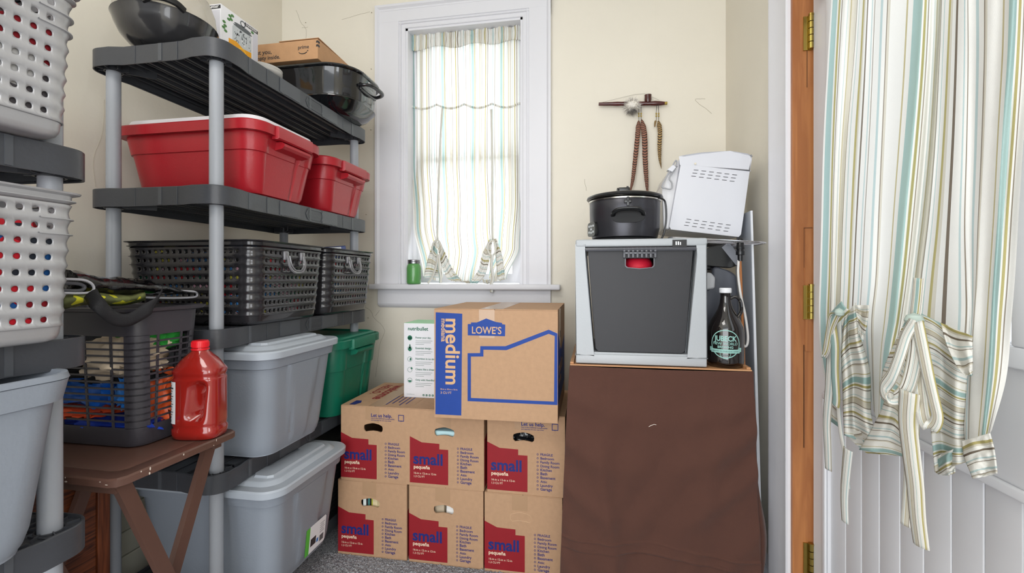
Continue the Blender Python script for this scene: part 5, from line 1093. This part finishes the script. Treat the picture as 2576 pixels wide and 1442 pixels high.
def feather_mat():
    m = bpy.data.materials.new('barred_feather'); m.use_nodes = True; nt = m.node_tree; n_ = nt.nodes; L = nt.links; b = n_['Principled BSDF']; b.inputs['Roughness'].default_value = .7
    u = n_.new('ShaderNodeUVMap'); w_ = n_.new('ShaderNodeTexWave'); w_.bands_direction = 'Y'; w_.inputs['Scale'].default_value = 5; w_.inputs['Distortion'].default_value = 1.2; w_.inputs['Detail Scale'].default_value = 3
    L.new(u.outputs[0], w_.inputs['Vector']); r = n_.new('ShaderNodeValToRGB'); r.color_ramp.elements[0].color = (*lin('#33231c'), 1); r.color_ramp.elements[1].color = (*lin('#946450'), 1); r.color_ramp.elements[0].position = .25; r.color_ramp.elements[1].position = .6
    L.new(w_.outputs['Fac'], r.inputs[0]); L.new(r.outputs[0], b.inputs['Base Color']); return m
m_fe = feather_mat(); m_fe2 = m_fe.copy(); m_fe2.node_tree.nodes['Color Ramp'].color_ramp.elements[1].color = (*lin('#a98a55'), 1)
def feather(path, wmax, mat, vs_=4, tip=.3):
    p = smooth([at(a, b, y=PY - .006) for a, b in path], 10); v = []; f = []; uv = []; m = len(p)
    for i, c in enumerate(p):
        t = (p[min(i + 1, m - 1)] - p[max(i - 1, 0)]).normalized(); a = V((-t.z, 0, t.x)); k = i / (m - 1); wd = wmax * min(1, (k * 9) ** .6) * (1 - k ** 3 * (1 - tip)) * (1 + .05 * sin(k * 60))
        for j, s in enumerate((-1, -.5, 0, .5, 1)): v.append(tuple(c + a * s * wd * .5 + V((0, -.003 * (1 - abs(s)), 0)))); uv.append((.05 * s, k * vs_ + abs(s) * .03))
    for i in range(m - 1):
        for j in range(4): a_ = i * 5 + j; f.append((a_, a_ + 1, a_ + 6, a_ + 5))
    return g((v, f, uv)).obj('feather', mat, pp_, ang=180, solid=.0006)
feather([(1607, 302), (1604, 340), (1598, 400), (1592, 450), (1586, 480)], .023, m_fe, 2.2)
feather([(1614, 300), (1621, 340), (1623, 400), (1626, 450), (1629, 486)], .026, m_fe, 2.2)
feather([(1656, 303), (1660, 330), (1659, 370), (1660, 400), (1664, 425)], .021, m_fe2, 1.6, .02)
feather([(1650, 303), (1648, 310), (1647, 320)], .010, m_fe2, 1)
q = G(); be = G()
for ax_, tx_, tp_ in ((1606, 1607, 262), (1612, 1613, 262), (1652, 1651, 262), (1656, 1657, 262)):
    q.add(tube([at(ax_ + (1 if ax_ < 1650 else 0), tp_, y=PY - .012), at(tx_, 283, y=PY - .008), at(tx_, 303, y=PY - .008)], .0012, 6))
    for y_ in (286, 292): be.add(tf(cyl(.0035, -.004, .003, 10), Matrix.Translation(at(tx_, y_, y=PY - .008))))
q.obj('dark_cord', M('black_webbing', '#29292d'), pp_); be.obj('brass_bead', m_brass, pp_)
# ================================================================ striped tie-up curtains
m_st = stripe_mat('striped_curtain_cloth', 1.0, .45); m_sw = stripe_mat('striped_window_cloth', 1.0, .42)
def spl(pts, n=10): return smooth([V((a, b, 0)) for a, b in pts], n)
def samp(pl, t):
    t = max(0, min(1, t)) * (len(pl) - 1); i = min(int(t), len(pl) - 2); return pl[i].lerp(pl[i + 1], t - i)
def patch(Lp, Rp, pos, nu=16, nv=40, along=True, u0=0, u1=1, fold=0, nf=3, ph=0, d0=0, d1=0, bulge=0):
    """cloth between two edge lines; pos(px, py, depth) gives the point"""
    L_, R_ = spl(Lp), spl(Rp)
    def fn(u, v):
        p = samp(L_, v).lerp(samp(R_, v), u); dep = d0 + (d1 - d0) * v + fold * sin(u * nf * 2 * pi + ph + v * 1.3) * min(1, v * 3 + .3) + bulge * sin(pi * u)
        dep += .004 * noise.noise(V((u * 4, v * 6, ph)))
        return pos(p.x, p.y, dep), ((u0 + (u1 - u0) * (u if along else v + .02 * sin(u * 5 + ph))), v)
    return grid(nu, nv, fn)
# ---- window
WY = 2.418
wp = lambda px, py, d: at(px, py, y=WY - d)
wc_ = thing('window_curtain', 'striped tie-up curtain with two bows hanging in the back wall window', 'curtain')
def lr(tab, y):
    for (y0, a), (y1, b) in zip(tab, tab[1:]):
        if y <= y1: t = max(0, (y - y0) / (y1 - y0)); t = t * t * (3 - 2 * t); return a + (b - a) * t
    return tab[-1][1]
def wsheet(s, v):
    top = 84 - 24 * s; t1, t2 = .27, .735
    pin = math.exp(-((s - t1) / .055) ** 2) + math.exp(-((s - t2) / .06) ** 2)
    edge = 14 * math.exp(-(s / .10) ** 2) + 6 * math.exp(-((1 - s) / .08) ** 2)
    bot = 709 - 104 * pin - edge * 1.0
    py = top + (bot - top) * v
    xl = lr([(60, 1027), (400, 1030), (560, 1040), (690, 1064)], py); xr = lr([(60, 1316), (500, 1316), (620, 1309), (705, 1276)], py)
    k = max(0, (v - .62) / .38) ** 2
    pull = 0
    for t in (t1, t2):
        e = s - t; pull -= math.copysign(1, e) * min(abs(e), .1) * math.exp(-(e / .14) ** 2) * k * .75
    px = xl + (xr - xl) * (s + pull + .004 * sin(v * 5 + s * 12))
    w_ = .0075 * sin(s * 2 * pi * 11 + 2 * sin(s * 9)) + .004 * sin(s * 2 * pi * 23 + 1) ; w_ *= (1 - .35 * v)
    dep = w_ + .030 * k * (1 - pin) - .012 * pin * min(1, v * 2) 
    return wp(px, py, dep + .02 * k), (s * 3.9 + .006 * sin(v * 9 + s * 4), v)
g(grid(220, 110, wsheet)).obj('curtain_panel', m_sw, wc_, ang=180)
def whead(s, v):
    py = 86 - 24 * s + 4 * sin(s * 37) * (1 - v) + (40 + 4 * sin(s * 19)) * v; px = 1026 + 291 * s
    return wp(px, py, .022 + (.007 * sin(s * 2 * pi * 17 + 2 * sin(s * 15)) - .006 * math.exp(-((v - .45) / .12) ** 2))), (s * 3.9 + .02 * sin(s * 2 * pi * 17) * sin(v * pi), v)
m_hd = stripe_mat('striped_header_cloth', 1.0, .12)
g(grid(260, 14, whead)).obj('gathered_header', m_hd, wc_, ang=180, solid=.003)
def wtuck(s, v):
    py = 262 + 10 * abs(sin(s * 13)) - 5 * s + 5 * v; px = lr([(60, 1027), (400, 1030)], 262) + 288 * s; return wp(px, py, .010 + .006 * sin(s * 2 * pi * 11 + 2 * sin(s * 9))), (s * 3.9, v)
g(grid(160, 2, wtuck)).obj('tuck_seam', m_hd, wc_, ang=180, solid=.002)
g(tube([wp(1022, 88, .008), wp(1320, 63, .008)], .006, 10)).obj('curtain_rod', m_trim, wc_)
swg = G()
for k, (Lp, Rp, u0, u1) in enumerate([
    ([(1094, 604), (1080, 640), (1071, 675), (1066, 700)], [(1100, 610), (1101, 650), (1104, 680), (1110, 698)], 0, .9),
    ([(1104, 604), (1122, 640), (1140, 680), (1165, 712)], [(1100, 612), (1107, 655), (1120, 692), (1128, 704)], .3, 1.3),
    ([(1140, 680), (1156, 700), (1172, 712), (1185, 713)], [(1120, 660), (1140, 690), (1160, 706), (1180, 706)], .1, .5),
    ([(1232, 600), (1213, 640), (1203, 680), (1178, 712)], [(1238, 606), (1232, 650), (1221, 690), (1200, 714)], .2, 1.2),
    ([(1240, 602), (1246, 640), (1250, 680), (1252, 704)], [(1248, 600), (1262, 640), (1268, 675), (1270, 703)], .4, 1.4),
    ([(1212, 700), (1222, 704), (1232, 702)], [(1216, 712), (1226, 714), (1236, 712)], .4, .8)]):
    swg.add(patch(Lp, Rp, wp, 14, 26, False, u0, u1, .005, 2.0, k, .045, .060))
swg.obj('gathered_swag', m_hd, wc_, ang=180, solid=.0015)
def wrib(path, wd, d, u0, u1, tw=0, n=6): return ribbon([wp(a, b, d) for a, b in path], wd, (1, 0, 0), tw, n, u0, u1)
tie = G()
for path, wd, d, u0 in (([(1113, 272), (1108, 350), (1104, 450), (1101, 540), (1100, 604)], .011, .022, .30), ([(1236, 275), (1238, 400), (1238, 500), (1239, 604)], .011, .022, .30),
                        ([(1100, 604), (1090, 612), (1087, 630), (1094, 642), (1106, 642), (1112, 628), (1106, 610), (1100, 604)], .010, .075, .2), ([(1238, 604), (1229, 614), (1228, 632), (1237, 643), (1246, 634), (1246, 616), (1240, 604)], .010, .075, .2),
                        ([(1102, 640), (1098, 665), (1090, 690), (1082, 706), (1076, 713)], .012, .085, .5), ([(1105, 640), (1104, 670), (1108, 695), (1108, 712)], .016, .08, .1), ([(1238, 640), (1236, 670), (1240, 700), (1236, 716), (1237, 736)], .017, .118, .55)):
    tie.add(wrib(path, wd, d, u0, u0 + .34))
tie.obj('tie', m_hd, wc_, ang=180, solid=.001)
# ---- door
DX = .603
dp = lambda px, py, d: at(px, py, x=DX - d)
dc = thing('door_curtain', 'large striped tie-up curtain with hanging bows on the white door', 'curtain')
rows_y = [-330, -80, 150, 350, 550, 700, 800]
colsd = [  # px at each row, fabric coordinate, depth
    ([2108, 2095, 2082, 2073, 2066, 2062, 2060], .10, .000), ([2130, 2118, 2106, 2098, 2091, 2086, 2084], .235, .010), ([2150, 2138, 2124, 2112, 2104, 2098, 2098], .36, .014), ([2172, 2160, 2146, 2130, 2118, 2112, 2110], .47, -.014),
    ([2180, 2168, 2156, 2142, 2132, 2126, 2122], .55, -.002), ([2205, 2192, 2182, 2172, 2160, 2152, 2150], .72, .018), ([2252, 2240, 2230, 2222, 2214, 2206, 2196], .95, .016), ([2330, 2318, 2306, 2290, 2270, 2256, 2246], 1.17, .030),
    ([2360, 2348, 2338, 2324, 2306, 2290, 2275], 1.31, .018), ([2380, 2368, 2358, 2346, 2328, 2310, 2300], 1.44, -.016), ([2386, 2374, 2364, 2354, 2338, 2320, 2310], 1.50, -.012), ([2408, 2396, 2386, 2376, 2362, 2346, 2338], 1.62, .016),
    ([2450, 2440, 2441, 2438, 2434, 2438, 2440], 1.80, .026), ([2500, 2490, 2486, 2478, 2468, 2460, 2452], 1.98, .024), ([2545, 2536, 2530, 2518, 2506, 2497, 2490], 2.11, .032), ([2574, 2565, 2555, 2543, 2528, 2518, 2510], 2.215, .030), ([2606, 2598, 2590, 2576, 2562, 2552, 2545], 2.34, .004)]
ext = [[(2062, 880), (2080, 985)], [(2088, 880), (2098, 992)], [(2100, 870), (2106, 985)], [(2109, 806), (2109, 812)], [(2128, 812), (2134, 830)], [(2160, 870), (2178, 950)], [(2196, 900), (2198, 1040)], [(2228, 900), (2216, 1085)],
       [(2264, 860), (2250, 905)], [(2299, 806), (2299, 811)], [(2309, 806), (2311, 811)], [(2344, 812), (2352, 826)], [(2430, 960), (2424, 1150)], [(2444, 960), (2438, 1165)], [(2480, 960), (2462, 1150)], [(2498, 960), (2474, 1125)], [(2532, 950), (2496, 1080)]]
pls = [smooth([V((x, y, d)) for x, y in zip(xs, rows_y)] + [V((x, y, max(d, .012) + (.012 if d > 0 else 0) + j * .006)) for j, (x, y) in enumerate(e)], 8) for (xs, U, d), e in zip(colsd, ext)]
def dsheet(u, v):
    t = u * (len(colsd) - 1); i = min(int(t), len(colsd) - 2); f = t - i; fs = f * f * (3 - 2 * f)
    P_ = [samp(pls[max(0, min(len(pls) - 1, j))], v) for j in (i - 1, i, i + 1, i + 2)]
    q = P_[1].lerp(P_[2], f); dep = P_[1].z + (P_[2].z - P_[1].z) * fs
    U = colsd[i][1] + (colsd[i + 1][1] - colsd[i][1]) * f
    dep *= .55 + .5 * v; dep += .004 * noise.noise(V((u * 16, v * 5, 1))) + .0035 * sin(u * 70 + 2 * sin(v * 3)) 
    return dp(q.x + 3 * noise.noise(V((u * 9, v * 4, 7))), q.y, dep), (U, v)
g(grid(272, 130, dsheet)).obj('curtain_panel', m_st, dc, ang=180)
# lower part: straight side panels and the centre sag
sw = G()
A = [  # turned-up cloth whose stripes run across
    ([(2124, 800), (2116, 880), (2120, 960), (2122, 1040), (2124, 1095)], [(2152, 762), (2162, 840), (2187, 930), (2192, 1050), (2222, 1132)], .02, 2.15, .010, 1.5, .055, .07),
    ([(2150, 768), (2156, 800), (2160, 840)], [(2186, 768), (2180, 820), (2170, 862)], .3, .9, .004, 1, .062, .062),
    ([(2124, 1090), (2150, 1115), (2180, 1140)], [(2192, 1080), (2215, 1115), (2240, 1145)], .9, 1.25, .004, 1, .066, .066),
    ([(2286, 792), (2258, 850), (2232, 905), (2219, 950), (2225, 1010), (2190, 1085), (2162, 1132)], [(2302, 800), (2296, 870), (2290, 930), (2286, 1000), (2284, 1070), (2285, 1120), (2290, 1152)], .05, 2.2, .008, 1.2, .066, .085),
    ([(2312, 786), (2322, 880), (2334, 980), (2342, 1080), (2352, 1188)], [(2440, 852), (2434, 930), (2428, 1010), (2424, 1090), (2436, 1160)], .15, 2.45, .009, 1.4, .042, .055),
    ([(2366, 812), (2380, 860), (2398, 905), (2420, 938), (2442, 946)], [(2446, 846), (2446, 870), (2447, 900), (2446, 925), (2445, 944)], .6, 1.15, .004, 1, .062, .066),
    ([(2352, 1150), (2356, 1190), (2385, 1197)], [(2400, 1130), (2402, 1165), (2402, 1190)], .1, .4, .003, 1, .06, .06),
    ([(2420, 1110), (2426, 1150), (2440, 1185), (2448, 1205)], [(2490, 1090), (2500, 1130), (2506, 1170), (2508, 1192)], .55, 1.0, .003, 1, .062, .06),
    ([(2084, 940), (2078, 990), (2070, 1046)], [(2112, 960), (2112, 1020), (2112, 1076)], .5, 1.2, .003, 1, .028, .028)]
for k, (Lp, Rp, u0, u1, fo, nf, d0, d1) in enumerate(A): sw.add(patch(Lp, Rp, dp, 26, 60, False, u0, u1, fo, nf, k * 1.7, d0, d1))
sw.obj('gathered_swag', m_st, dc, ang=180, solid=.0015)
def drib(path, wd, d, u0, u1, tw=0, n=8): return ribbon([dp(a, b, (d[i] if isinstance(d, list) else d)) for i, (a, b) in enumerate(path)], wd, (.25, -1, 0), tw, n, u0, u1)
for path, wd, d, u0, u1, tw in [
    ([(2312, 700), (2308, 750), (2302, 800), (2298, 815)], .018, .095, 1.0, 1.3, 0),
    ([(2302, 806), (2280, 845), (2264, 895), (2245, 945), (2226, 975), (2232, 998), (2256, 1002), (2280, 978), (2296, 925), (2304, 865), (2302, 812)], .021, [.11, .12, .13, .135, .135, .135, .13, .125, .12, .115, .11], .62, .95, .3),
    ([(2308, 812), (2320, 870), (2334, 940), (2350, 1010), (2358, 1052), (2344, 1074), (2326, 1054), (2316, 985), (2310, 900), (2304, 815)], .019, [.11, .115, .12, .12, .12, .12, .12, .115, .11, .108], .3, .62, .2),
    ([(2288, 985), (2284, 1060), (2292, 1140), (2302, 1220), (2308, 1300), (2318, 1376)], .034, .125, 1.24, 1.66, .25),
    ([(2300, 990), (2296, 1080), (2292, 1180), (2288, 1260), (2284, 1325)], .020, .10, .3, .6, -.4),
    ([(2110, 786), (2090, 792), (2082, 830), (2074, 880), (2072, 898), (2082, 880), (2092, 830), (2108, 792)], .010, .085, .20, .3, .3),
    ([(2128, 770), (2108, 790), (2094, 812), (2100, 870), (2100, 930), (2104, 1000), (2102, 1020)], .026, .080, .12, .24, .2),
    ([(2092, 880), (2086, 980), (2080, 1060), (2082, 1120), (2084, 1182)], .027, .070, .66, .95, .2),
    ([(2110, 800), (2112, 900), (2108, 1000), (2114, 1080), (2126, 1150), (2136, 1230)], .014, .066, 1.78, 1.86, .4),
    ([(2134, 1130), (2128, 1190), (2124, 1250), (2126, 1314)], .024, .072, .60, .92, .2)]:
    g(drib(path, wd, d, u0, u1, tw)).obj('tie', m_st, dc, ang=180, solid=.0012)
g(tf(lathe([(.0001, -.012), (.010, -.008), (.013, 0), (.010, .008), (.0001, .012)], 14, False, False), Matrix.Translation(dp(2300, 806, .10)))).obj('knot', M('teal_cloth', '#a5b3ab', .9), dc); g(tf(lathe([(.0001, -.010), (.008, -.006), (.010, 0), (.008, .006), (.0001, .010)], 14, False, False), Matrix.Translation(dp(2112, 786, .085)))).obj('knot', M('teal_cloth', '#a5b3ab', .9), dc)
g(tube([V((.642, .80, 1.965)), V((.642, 1.50, 1.965))], .007, 10), box(.635, .668, .812, .822, 1.955, 1.975), box(.635, .668, 1.478, 1.488, 1.955, 1.975)).obj('curtain_rod', m_brass, dc)
